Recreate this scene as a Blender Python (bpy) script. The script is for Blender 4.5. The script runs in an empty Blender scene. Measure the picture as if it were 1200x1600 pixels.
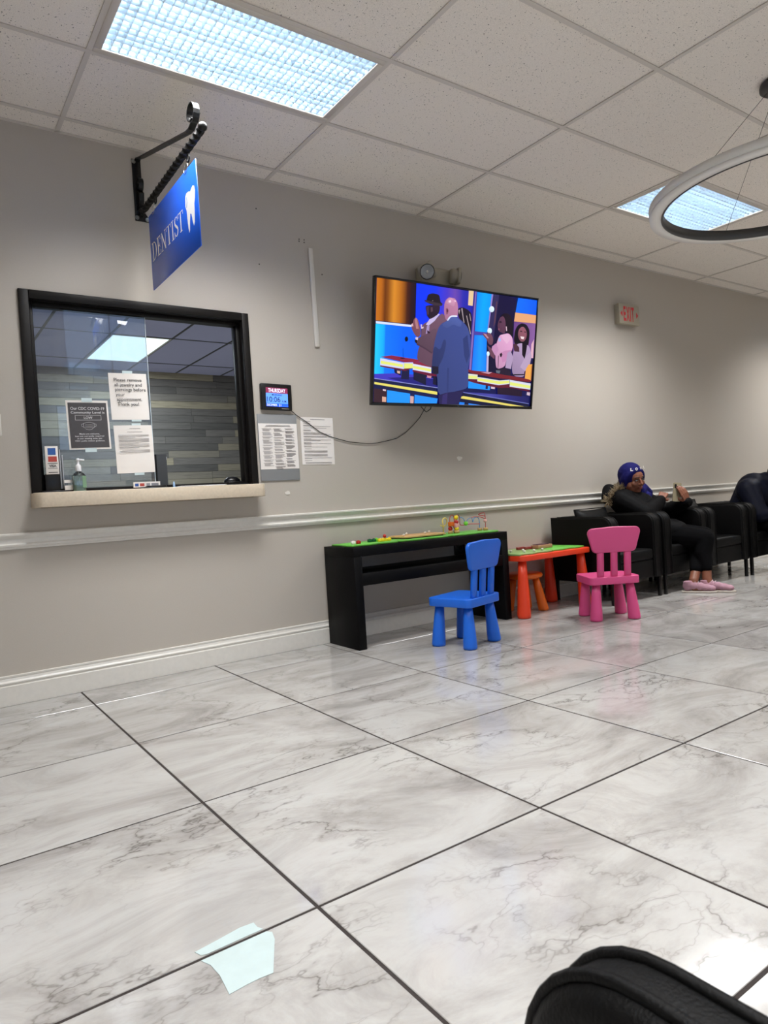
import bpy, bmesh, math, random
from mathutils import Vector, Matrix
from math import pi, sin, cos, radians as R
rnd = random.Random(7)
scene = bpy.context.scene
COL = scene.collection
def lin(h):
    h = h.lstrip('#'); o = []
    for i in (0, 2, 4):
        c = int(h[i:i+2], 16) / 255
        o.append(c / 12.92 if c <= .04045 else ((c + .055) / 1.055) ** 2.4)
    return tuple(o)
# ------------------------------------------------------------------ camera, world, exposure
W_PX, H_PX = 1200, 1600
cam_d = bpy.data.cameras.new('camera'); cam = bpy.data.objects.new('camera', cam_d); COL.objects.link(cam)
cam.location = (0, -3.989, 0.932); cam.rotation_euler = (1.5521, 0.0617, -0.6123)
cam_d.sensor_fit = 'VERTICAL'; cam_d.sensor_height = 24; cam_d.lens = 24 * 1076.585 / H_PX
cam_d.clip_start = .02; scene.camera = cam
cam_d.dof.use_dof = True; cam_d.dof.focus_distance = 5.2; cam_d.dof.aperture_fstop = 14
world = bpy.data.worlds.new('world'); scene.world = world; world.use_nodes = True
world.node_tree.nodes['Background'].inputs['Color'].default_value = (.62, .74, .9, 1)
world.node_tree.nodes['Background'].inputs['Strength'].default_value = 2.0
scene.view_settings.view_transform = 'Standard'; scene.view_settings.look = 'None'
scene.view_settings.exposure = 0.1; scene.view_settings.gamma = 1.0
scene.view_settings.use_curve_mapping = False
LAMP_W, LAMP_SPREAD = 39, R(127)
# ------------------------------------------------------------------ materials
def nodes(m):
    m.use_nodes = True; return m.node_tree.nodes, m.node_tree.links, m.node_tree.nodes['Principled BSDF']
def M(name, col, rough=.5, metal=0, bump=0, scale=60, var=0, spec=.5, emis=0, stretch=None, coat=0):
    m = bpy.data.materials.new(name); N, L, b = nodes(m)
    c = lin(col) if isinstance(col, str) else col
    b.inputs['Base Color'].default_value = (*c, 1); b.inputs['Roughness'].default_value = rough
    b.inputs['Metallic'].default_value = metal; b.inputs['Specular IOR Level'].default_value = spec
    b.inputs['Coat Weight'].default_value = coat
    if emis:
        b.inputs['Emission Color'].default_value = (*c, 1); b.inputs['Emission Strength'].default_value = emis
    if bump or var:
        t = N.new('ShaderNodeTexCoord'); n = N.new('ShaderNodeTexNoise'); n.inputs['Scale'].default_value = scale
        n.inputs['Detail'].default_value = 5
        if stretch:
            mp = N.new('ShaderNodeMapping'); mp.inputs['Scale'].default_value = stretch
            L.new(t.outputs['Object'], mp.inputs[0]); L.new(mp.outputs[0], n.inputs['Vector'])
        else: L.new(t.outputs['Object'], n.inputs['Vector'])
        if bump:
            bp = N.new('ShaderNodeBump'); bp.inputs['Strength'].default_value = bump; bp.inputs['Distance'].default_value = .004
            L.new(n.outputs['Fac'], bp.inputs['Height']); L.new(bp.outputs[0], b.inputs['Normal'])
        if var:
            r = N.new('ShaderNodeValToRGB'); e = r.color_ramp.elements
            e[0].position = .3; e[1].position = .7
            e[0].color = (*[max(0, x * (1 - var)) for x in c], 1); e[1].color = (*[min(1, x * (1 + var)) for x in c], 1)
            L.new(n.outputs['Fac'], r.inputs[0]); L.new(r.outputs[0], b.inputs['Base Color'])
    return m
def ramp(N, stops):
    r = N.new('ShaderNodeValToRGB'); e = r.color_ramp.elements
    while len(e) < len(stops): e.new(.5)
    for k, (p, c) in enumerate(stops): e[k].position = p; e[k].color = (*c, 1)
    return r
def marble():
    m = bpy.data.materials.new('marble_porcelain'); N, L, b = nodes(m)
    t = N.new('ShaderNodeTexCoord'); oi = N.new('ShaderNodeObjectInfo')
    cmb = N.new('ShaderNodeVectorMath'); cmb.operation = 'SCALE'; cmb.inputs[0].default_value = (37, 23, 51)
    L.new(oi.outputs['Random'], cmb.inputs['Scale'])
    add = N.new('ShaderNodeVectorMath'); L.new(t.outputs['Object'], add.inputs[0]); L.new(cmb.outputs[0], add.inputs[1])
    rot = N.new('ShaderNodeMapping'); rot.inputs['Rotation'].default_value = (0, 0, .6); rot.inputs['Scale'].default_value = (1, 1.9, 1)
    L.new(add.outputs[0], rot.inputs[0])
    wn = N.new('ShaderNodeTexNoise'); wn.inputs['Scale'].default_value = 2.2; wn.inputs['Detail'].default_value = 5; wn.inputs['Roughness'].default_value = .62
    L.new(rot.outputs[0], wn.inputs['Vector'])
    ws = N.new('ShaderNodeVectorMath'); ws.operation = 'SCALE'; ws.inputs['Scale'].default_value = .75; L.new(wn.outputs['Color'], ws.inputs[0])
    wa = N.new('ShaderNodeVectorMath'); L.new(rot.outputs[0], wa.inputs[0]); L.new(ws.outputs[0], wa.inputs[1])
    def vein(scale, width, thick):
        v = N.new('ShaderNodeTexVoronoi'); v.feature = 'DISTANCE_TO_EDGE'; v.inputs['Scale'].default_value = scale
        L.new(wa.outputs[0], v.inputs['Vector'])
        r = ramp(N, [(0, (1, 1, 1)), (width, (.25, .25, .25)), (width * 4, (0, 0, 0))]); L.new(v.outputs['Distance'], r.inputs[0])
        k = N.new('ShaderNodeTexNoise'); k.inputs['Scale'].default_value = 2.6; k.inputs['Detail'].default_value = 3; L.new(add.outputs[0], k.inputs['Vector'])
        kr = ramp(N, [(.42, (0, 0, 0)), (.66, (1, 1, 1))]); L.new(k.outputs['Fac'], kr.inputs[0])
        mu = N.new('ShaderNodeMath'); mu.operation = 'MULTIPLY'; L.new(r.outputs[0], mu.inputs[0]); L.new(kr.outputs[0], mu.inputs[1])
        mu2 = N.new('ShaderNodeMath'); mu2.operation = 'MULTIPLY'; mu2.inputs[1].default_value = thick; L.new(mu.outputs[0], mu2.inputs[0])
        return mu2.outputs[0]
    v1 = vein(1.7, .014, .75); v2 = vein(4.2, .02, .34)
    cl = N.new('ShaderNodeTexNoise'); cl.inputs['Scale'].default_value = 1.7; cl.inputs['Detail'].default_value = 8; cl.inputs['Roughness'].default_value = .68
    cl.inputs['Distortion'].default_value = .8
    L.new(rot.outputs[0], cl.inputs['Vector'])
    base = ramp(N, [(.3, lin('868280')), (.45, lin('9e9b98')), (.56, lin('acaaa7')), (.72, lin('b2b1af'))]); L.new(cl.outputs['Fac'], base.inputs[0])
    mx = N.new('ShaderNodeMix'); mx.data_type = 'RGBA'; mx.inputs[7].default_value = (*lin('514a47'), 1)
    L.new(v1, mx.inputs[0]); L.new(base.outputs[0], mx.inputs[6])
    mx2 = N.new('ShaderNodeMix'); mx2.data_type = 'RGBA'; mx2.inputs[7].default_value = (*lin('655d58'), 1)
    L.new(v2, mx2.inputs[0]); L.new(mx.outputs[2], mx2.inputs[6])
    L.new(mx2.outputs[2], b.inputs['Base Color'])
    b.inputs['Roughness'].default_value = .1; b.inputs['Specular IOR Level'].default_value = .5
    return m
def acoustic(name, colour):
    m = bpy.data.materials.new(name); N, L, b = nodes(m)
    t = N.new('ShaderNodeTexCoord'); oi = N.new('ShaderNodeObjectInfo')
    cmb = N.new('ShaderNodeVectorMath'); cmb.operation = 'SCALE'; cmb.inputs[0].default_value = (17, 29, 5); L.new(oi.outputs['Random'], cmb.inputs['Scale'])
    add = N.new('ShaderNodeVectorMath'); L.new(t.outputs['Object'], add.inputs[0]); L.new(cmb.outputs[0], add.inputs[1])
    wn = N.new('ShaderNodeTexNoise'); wn.inputs['Scale'].default_value = 80; L.new(add.outputs[0], wn.inputs['Vector'])
    ws = N.new('ShaderNodeVectorMath'); ws.operation = 'SCALE'; ws.inputs['Scale'].default_value = .02; L.new(wn.outputs['Color'], ws.inputs[0])
    wa = N.new('ShaderNodeVectorMath'); L.new(add.outputs[0], wa.inputs[0]); L.new(ws.outputs[0], wa.inputs[1])
    v = N.new('ShaderNodeTexVoronoi'); v.inputs['Scale'].default_value = 105; L.new(wa.outputs[0], v.inputs['Vector'])
    sep = N.new('ShaderNodeSeparateColor'); L.new(v.outputs['Color'], sep.inputs[0])
    # pin holes and short fissures of random size
    th = N.new('ShaderNodeMapRange'); th.inputs['From Min'].default_value = .12; th.inputs['To Min'].default_value = .0; th.inputs['To Max'].default_value = .25
    L.new(sep.outputs[0], th.inputs['Value'])
    lt = N.new('ShaderNodeMath'); lt.operation = 'LESS_THAN'; L.new(v.outputs['Distance'], lt.inputs[0]); L.new(th.outputs[0], lt.inputs[1])
    c = lin(colour)
    g = N.new('ShaderNodeTexNoise'); g.inputs['Scale'].default_value = 260; L.new(add.outputs[0], g.inputs['Vector'])
    gr = ramp(N, [(.3, tuple(x * .9 for x in c)), (.7, tuple(min(1, x * 1.08) for x in c))]); L.new(g.outputs['Fac'], gr.inputs[0])
    mx = N.new('ShaderNodeMix'); mx.data_type = 'RGBA'; L.new(lt.outputs[0], mx.inputs[0]); L.new(gr.outputs[0], mx.inputs[6])
    mx.inputs[7].default_value = (*[x * .16 for x in c], 1)
    L.new(mx.outputs[2], b.inputs['Base Color'])
    b.inputs['Roughness'].default_value = .95; b.inputs['Specular IOR Level'].default_value = .1
    return m
def glassy(name, tint, haze):
    m = bpy.data.materials.new(name); N, L, b = nodes(m); out = N['Material Output']
    tr = N.new('ShaderNodeBsdfTransparent'); tr.inputs[0].default_value = (*tint, 1)
    gl = N.new('ShaderNodeBsdfGlossy'); gl.inputs['Roughness'].default_value = .01
    fr = N.new('ShaderNodeFresnel'); fr.inputs['IOR'].default_value = 2.0
    m1 = N.new('ShaderNodeMixShader'); L.new(fr.outputs[0], m1.inputs[0]); L.new(tr.outputs[0], m1.inputs[1]); L.new(gl.outputs[0], m1.inputs[2])
    df = N.new('ShaderNodeBsdfDiffuse'); df.inputs[0].default_value = (.72, .8, .9, 1)
    t = N.new('ShaderNodeTexCoord'); n = N.new('ShaderNodeTexNoise'); n.inputs['Scale'].default_value = 5; n.inputs['Detail'].default_value = 4; n.inputs['Distortion'].default_value = 2
    L.new(t.outputs['Object'], n.inputs['Vector'])
    mr = N.new('ShaderNodeMapRange'); mr.inputs['From Min'].default_value = .3; mr.inputs['From Max'].default_value = .7
    mr.inputs['To Min'].default_value = haze * .5; mr.inputs['To Max'].default_value = haze * 1.5; L.new(n.outputs['Fac'], mr.inputs['Value'])
    m2 = N.new('ShaderNodeMixShader'); L.new(mr.outputs[0], m2.inputs[0]); L.new(m1.outputs[0], m2.inputs[1]); L.new(df.outputs[0], m2.inputs[2])
    L.new(m2.outputs[0], out.inputs[0]); return m
def attr_mat(name, emission):
    m = bpy.data.materials.new(name); N, L, b = nodes(m)
    a = N.new('ShaderNodeAttribute'); a.attribute_name = 'Col'
    L.new(a.outputs['Color'], b.inputs['Base Color'])
    if emission:
        b.inputs['Base Color'].default_value = (0, 0, 0, 1); L.remove(b.inputs['Base Color'].links[0])
        L.new(a.outputs['Color'], b.inputs['Emission Color']); b.inputs['Emission Strength'].default_value = emission
        b.inputs['Roughness'].default_value = .25
    else: b.inputs['Roughness'].default_value = .6
    return m
def wood_planks():
    m = bpy.data.materials.new('weathered_wood'); N, L, b = nodes(m)
    t = N.new('ShaderNodeTexCoord'); oi = N.new('ShaderNodeObjectInfo')
    sc = N.new('ShaderNodeVectorMath'); sc.operation = 'SCALE'; sc.inputs[0].default_value = (13, 7, 31); L.new(oi.outputs['Random'], sc.inputs['Scale'])
    ad = N.new('ShaderNodeVectorMath'); L.new(t.outputs['Object'], ad.inputs[0]); L.new(sc.outputs[0], ad.inputs[1])
    mp = N.new('ShaderNodeMapping'); mp.inputs['Scale'].default_value = (3, 6, 45); L.new(ad.outputs[0], mp.inputs[0])
    n = N.new('ShaderNodeTexNoise'); n.inputs['Scale'].default_value = 1.6; n.inputs['Detail'].default_value = 7; n.inputs['Distortion'].default_value = .6; L.new(mp.outputs[0], n.inputs['Vector'])
    base = ramp(N, [(.0, lin('5f5b56')), (.35, lin('77716a')), (.6, lin('8f8675')), (.8, lin('a89c82')), (1, lin('676462'))]); L.new(oi.outputs['Random'], base.inputs[0])
    r = ramp(N, [(.3, (.72, .72, .72)), (.5, (.98, .98, .98)), (.75, (1.06, 1.06, 1.06))]); L.new(n.outputs['Fac'], r.inputs[0])
    mu = N.new('ShaderNodeMix'); mu.data_type = 'RGBA'; mu.blend_type = 'MULTIPLY'; mu.inputs[0].default_value = 1
    L.new(base.outputs[0], mu.inputs[6]); L.new(r.outputs[0], mu.inputs[7]); L.new(mu.outputs[2], b.inputs['Base Color'])
    b.inputs['Roughness'].default_value = .75
    return m
MT = dict(
 wall=M('wall_paint', 'b9b2a8', .55, bump=.06, scale=180, var=.02, spec=.35), white=M('white_gloss_paint', 'dcd9d2', .35, bump=.05, scale=40, var=.03),
 ceil=acoustic('acoustic_tile', 'ece5dc'), tee=M('ceiling_grid_metal', 'cfc8c0', .5), grout=M('dark_grout', '2b2422', .9, bump=.3, scale=300, var=.3),
 marble=marble(), black=M('black_painted_wood', '1c1a1a', .4, bump=.05, scale=200), table=M('black_table_foil', '060608', .5, bump=.04, scale=220, spec=.12),
 leather=M('black_leather', '0a0a0b', .5, bump=.2, scale=420, spec=.14), legmetal=M('black_metal', '08080a', .35, .3),
 iron=M('black_wrought_iron', '0b0b0c', .35, .2, bump=.25, scale=90), steel=M('zinc_screw', 'a9a9a6', .3, 1), wire=M('ring_wire', 'c9c9c5', .25, 1),
 sign=M('blue_acrylic', '1c5ee0', .25, var=.03, scale=4), signwhite=M('white_vinyl', 'f2f2f6', .4), laminate=M('beige_laminate', 'd3c4ae', .45, var=.06, scale=90),
 frame=M('black_window_casing', '141211', .45, spec=.22, bump=.1, scale=30, stretch=(1, 1, 12)), pane=glassy('glass', (.84, .9, .97), .05), clearplastic=glassy('clear_plastic', (.82, .93, .9), .03),
 paper=M('paper', 'ece7e2', .8, bump=.15, scale=9, var=.02), ink=M('grey_ink', '8d8888', .8), blackink=M('black_ink', '26242a', .8), tape=M('pale_tape', 'cfe0e2', .4),
 charcoal=M('charcoal_print', '4c4a4d', .7, var=.05, scale=30), greyboard=M('grey_board', '8b8d8f', .6), plasticblack=M('black_plastic', '0c0c0f', .35),
 bezel=M('tv_bezel', '050506', .3), beige=M('beige_plastic', 'aaa392', .5), chrome=M('lamp_reflector', '77787a', .12, 1), lens=glassy('lamp_lens', (.95, .95, .95), .06),
 red=M('red_lettering', 'd8303a', .5), blue=M('blue_plastic', '1563d2', .38, bump=.08, scale=260), pink=M('pink_plastic', 'd04a82', .4, bump=.08, scale=260),
 orange=M('orange_plastic', 'e8421f', .38, bump=.06, scale=260), amber=M('amber_plastic', 'dc6a1a', .4), green=M('lime_lacquer', '68b848', .35), lime2=M('green_lacquer', '79d63c', .35),
 pine=M('pine_wood', 'c9a06a', .5, var=.12, scale=12, stretch=(1, 9, 9)), yellow=M('yellow_paint', 'f0d21c', .35), redpaint=M('red_paint', 'b81f1c', .35), bluepaint=M('light_blue_paint', '3d8fd0', .35),
 darkgreen=M('dark_green_paint', '0e5a34', .35), whitepaint=M('white_paint', 'eeeae2', .4), pinkpaint=M('pale_pink_paint', 'e3a7a4', .4), dark=M('dark_paint', '1d1a1c', .5),
 grey=M('grey_anodised', '4a4a4a', .4, .5), diffuser=M('white_diffuser', 'e4e2dd', .5), tube=M('fluorescent_tube', (.62, .82, 1), .4, emis=23), louver=M('silver_louver', 'd6dde2', .45, .0, var=.0),
 reflector=M('white_enamel', 'dfe6ea', .35), led=M('office_led_panel', (.82, 1, .96), .5, emis=1.15), officeceil=M('office_ceiling', 'b3b2cf', .9), woodp=wood_planks(),
 tvpic=attr_mat('tv_picture', 1.0), dark_void=M('dark_backing', '121215', .9), bluescreen=M('clock_screen', (.10, .27, .9), .3, emis=.9), redscreen=M('clock_band', (.2, .025, .07), .3, emis=.8), bluedeep=M('clock_blue', (.02, .1, .9), .3, emis=.8),
 screenwhite=M('screen_white', (.8, .8, 1), .3, emis=.9), screendark=M('screen_dark', (.01, .01, .06), .3),
 skin=M('brown_skin', '7b4b37', .5, bump=.05, scale=120, var=.05), hair=M('black_hair', '0c0a0b', .5), jacket=M('black_padded_nylon', '060608', .7, bump=.9, scale=16, spec=.1), legging=M('black_jersey', '070709', .9, spec=.08, bump=.25, scale=40),
 scarf=M('blue_headscarf', '0e0e52', .8, spec=.2, bump=.6, scale=35), fur=M('tan_faux_fur', '86765c', .9, var=.35, scale=60), shoepink=M('dusty_pink_knit', 'a37c8a', .75, bump=.4, scale=240, var=.12), sole=M('pale_rubber', 'b5aca2', .6),
 phone=M('gold_phone_case', 'a39a80', .3, .4), navy=M('navy_padded_jacket', '060a1c', .6, bump=.8, scale=16, spec=.15), lip=M('lip', '8a4a46', .4), eyewhite=M('eye_white', 'd9d2cc', .3), eyedark=M('eye_dark', '120c0a', .2),
 gel=M('clear_gel', 'a9cdb4', .1), outlet=M('white_plate', 'd8d4cc', .4), putty=M('white_filler', 'dcd8d0', .8))
# ------------------------------------------------------------------ mesh helpers
class B:
    def __init__(s): s.bm = bmesh.new()
    def _add(s, vs, fs, smooth=False):
        v = [s.bm.verts.new(p) for p in vs]
        for f in fs:
            try: s.bm.faces.new([v[i] for i in f]).smooth = smooth
            except ValueError: pass
        return v
    def box(s, x0, y0, z0, x1, y1, z1, M4=None, bev=0, seg=2):
        t = bmesh.new(); bmesh.ops.create_cube(t, size=1)
        for v in t.verts: v.co = Vector(((x0 + x1) / 2 + v.co.x * abs(x1 - x0), (y0 + y1) / 2 + v.co.y * abs(y1 - y0), (z0 + z1) / 2 + v.co.z * abs(z1 - z0)))
        if bev: bmesh.ops.bevel(t, geom=t.edges[:], offset=bev, segments=seg, affect='EDGES', profile=.5)
        s.merge(t, M4, bool(bev)); return s
    def merge(s, t, M4=None, smooth=False):
        if M4 is not None: t.transform(M4)
        for f in t.faces: f.smooth = smooth
        me = bpy.data.meshes.new('tmp'); t.to_mesh(me); t.free(); s.bm.from_mesh(me); bpy.data.meshes.remove(me)
    def cone(s, p0, p1, r0, r1=None, seg=16, cap=True):
        r1 = r0 if r1 is None else r1; p0 = Vector(p0); p1 = Vector(p1); d = (p1 - p0).normalized()
        a = d.orthogonal().normalized(); b = d.cross(a); n = seg
        v = [p0 + (a * cos(2 * pi * i / n) + b * sin(2 * pi * i / n)) * r0 for i in range(n)] + [p1 + (a * cos(2 * pi * i / n) + b * sin(2 * pi * i / n)) * r1 for i in range(n)]
        f = [(i, (i + 1) % n, n + (i + 1) % n, n + i) for i in range(n)]
        vs = s._add(v, f, True)
        if cap:
            s.bm.faces.new(vs[:n][::-1]); s.bm.faces.new(vs[n:])
        return s
    def ball(s, c, r, sc=(1, 1, 1), u=16, w=10, M4=None):
        t = bmesh.new(); bmesh.ops.create_uvsphere(t, u_segments=u, v_segments=w, radius=r)
        t.transform(Matrix.Diagonal((*sc, 1)))
        if M4 is not None: t.transform(M4)
        t.transform(Matrix.Translation(c)); s.merge(t, None, True); return s
    def lathe(s, prof, c=(0, 0, 0), seg=20, M4=None):
        n = seg; t = bmesh.new(); rings = []
        for r, z in prof: rings.append([t.verts.new((r * cos(2 * pi * i / n), r * sin(2 * pi * i / n), z)) for i in range(n)])
        for a, b in zip(rings, rings[1:]):
            for i in range(n): t.faces.new((a[i], a[(i + 1) % n], b[(i + 1) % n], b[i]))
        t.faces.new(rings[0][::-1]); t.faces.new(rings[-1])
        t.transform(Matrix.Translation(c) if M4 is None else M4); s.merge(t, None, True); return s
    def prism(s, poly, z0, z1, M4=None, bev=0, seg=2, smooth=None):
        t = bmesh.new(); lo = [t.verts.new((x, y, z0)) for x, y in poly]; hi = [t.verts.new((x, y, z1)) for x, y in poly]; n = len(poly)
        fl = t.faces.new(lo[::-1]); fh = t.faces.new(hi)
        for i in range(n): t.faces.new((lo[i], lo[(i + 1) % n], hi[(i + 1) % n], hi[i]))
        bmesh.ops.recalc_face_normals(t, faces=t.faces[:])
        if bev: bmesh.ops.bevel(t, geom=[e for f in (fl, fh) for e in f.edges], offset=bev, segments=seg, affect='EDGES', profile=.5)
        s.merge(t, M4, bool(bev) if smooth is None else smooth); return s
    def tube(s, pts, r, seg=8, closed=False, square=0):
        pts = [Vector(p) for p in pts]; n = len(pts); rings = []; up = None
        for i, p in enumerate(pts):
            d = (pts[(i + 1) % n] - pts[i - 1]) if closed else (pts[min(i + 1, n - 1)] - pts[max(i - 1, 0)])
            d.normalize()
            a = d.orthogonal().normalized() if up is None else (up - d * up.dot(d)).normalized(); up = a
            b = d.cross(a); rr = r[i] if isinstance(r, (list, tuple)) else r
            rings.append([s.bm.verts.new(p + (a * cos(2 * pi * k / seg) + b * sin(2 * pi * k / seg)) * rr) for k in range(seg)])
        prs = list(zip(rings, rings[1:])) + ([(rings[-1], rings[0])] if closed else [])
        for A, C in prs:
            for k in range(seg): s.bm.faces.new((A[k], A[(k + 1) % seg], C[(k + 1) % seg], C[k])).smooth = True
        if not closed: s.bm.faces.new(rings[0][::-1]); s.bm.faces.new(rings[-1])
        return s
def obj(name, b, mat, parent=None, label=None, mats=None):
    me = bpy.data.meshes.new(name)
    if isinstance(b, B):
        bmesh.ops.recalc_face_normals(b.bm, faces=b.bm.faces[:]) if not getattr(b, 'keep', False) else None
        b.bm.to_mesh(me); b.bm.free()
    else: me = b; me.name = name
    o = bpy.data.objects.new(name, me); COL.objects.link(o)
    for x in (mats or [mat]): me.materials.append(MT[x] if isinstance(x, str) else x)
    if parent: o.parent = parent
    if label: o['label'] = label
    return o
def tag(o, label=None, cat=None, group=None, kind=None):
    if label: o['label'] = label
    if cat: o['category'] = cat
    if group: o['group'] = group
    if kind: o['kind'] = kind
    return o
def thing(name, label, cat, loc=(0, 0, 0), rz=0, group=None):
    o = bpy.data.objects.new(name, None); COL.objects.link(o); o.location = loc; o.rotation_euler = (0, 0, rz); o.empty_display_size = .1
    return tag(o, label, cat, group)
def copy_tree(o, parent=None):
    c = o.copy(); COL.objects.link(c)
    if parent: c.parent = parent
    for ch in list(o.children): copy_tree(ch, c)
    return c
def frame_m(o, u, v, n):
    m = Matrix.Identity(4)
    for i, a in enumerate((u, v, n)):
        for k in range(3): m[k][i] = a[k]
    m.translation = o; return m
def text_mesh(s, w=None, h=None, bold=0, align='L', em=None):
    c = bpy.data.curves.new('t', 'FONT'); c.body = s; c.size = 1; c.resolution_u = 3; c.offset = bold
    o = bpy.data.objects.new('t', c); COL.objects.link(o); dg = bpy.context.evaluated_depsgraph_get()
    me = bpy.data.meshes.new_from_object(o.evaluated_get(dg)); bpy.data.objects.remove(o); bpy.data.curves.remove(c)
    xs = [v.co.x for v in me.vertices]; ys = [v.co.y for v in me.vertices]
    x0, x1, y0, y1 = min(xs), max(xs), min(ys), max(ys)
    sx = (w / (x1 - x0)) if w else None; sy = (h / (y1 - y0)) if h else None
    sx = sx or sy or em; sy = sy or sx
    if em: y0 = 0
    off = {'L': x0, 'C': (x0 + x1) / 2, 'R': x1}[align]
    for v in me.vertices: v.co = Vector(((v.co.x - off) * sx, (v.co.y - y0) * sy, 0))
    me.materials.clear(); return me
def text_into(b, s, M4, w=None, h=None, bold=0, align='L', em=None):
    me = text_mesh(s, w, h, bold, align, em); me.transform(M4); b.bm.from_mesh(me); bpy.data.meshes.remove(me)
WALL = lambda x, z, y=0: frame_m(Vector((x, y, z)), (1, 0, 0), (0, 0, 1), (0, -1, 0))   # plane on the long wall, local to a root
def quad_rows(b, rows, M4):       # rows of thin printed lines: (u0, u1, v, thickness)
    for u0, u1, v, t in rows:
        vs = [M4 @ Vector(p) for p in ((u0, v - t / 2, 0), (u1, v - t / 2, 0), (u1, v + t / 2, 0), (u0, v + t / 2, 0))]
        b._add(vs, [(0, 1, 2, 3)])
def rrect(w, h, r, n=5, cx=0, cy=0):
    p = []
    for (sx, sy, a0) in ((1, 1, 0), (-1, 1, 90), (-1, -1, 180), (1, -1, 270)):
        for k in range(n + 1):
            a = R(a0 + 90 * k / n); p.append((cx + sx * (w / 2 - r) + r * cos(a), cy + sy * (h / 2 - r) + r * sin(a)))
    return p
def remesh(b, name, voxel, smooth=2, mat=None, parent=None, label=None, factor=.5):
    o = obj(name, b, mat, None)
    r = o.modifiers.new('r', 'REMESH'); r.mode = 'VOXEL'; r.voxel_size = voxel; r.use_smooth_shade = True
    if smooth:
        sm = o.modifiers.new('s', 'SMOOTH'); sm.iterations = smooth; sm.factor = factor
    dg = bpy.context.evaluated_depsgraph_get(); me = bpy.data.meshes.new_from_object(o.evaluated_get(dg))
    old = o.data; o.modifiers.clear(); o.data = me; bpy.data.meshes.remove(old)
    for p in me.polygons: p.use_smooth = True
    me.name = name
    if parent: o.parent = parent
    if label: o['label'] = label
    return o
def limb(b, pts):                  # tapered chain of (point, radius)
    for (p, r) in pts: b.ball(p, r, u=14, w=9)
    for (p0, r0), (p1, r1) in zip(pts, pts[1:]): b.cone(p0, p1, r0, r1, seg=14)
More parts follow.
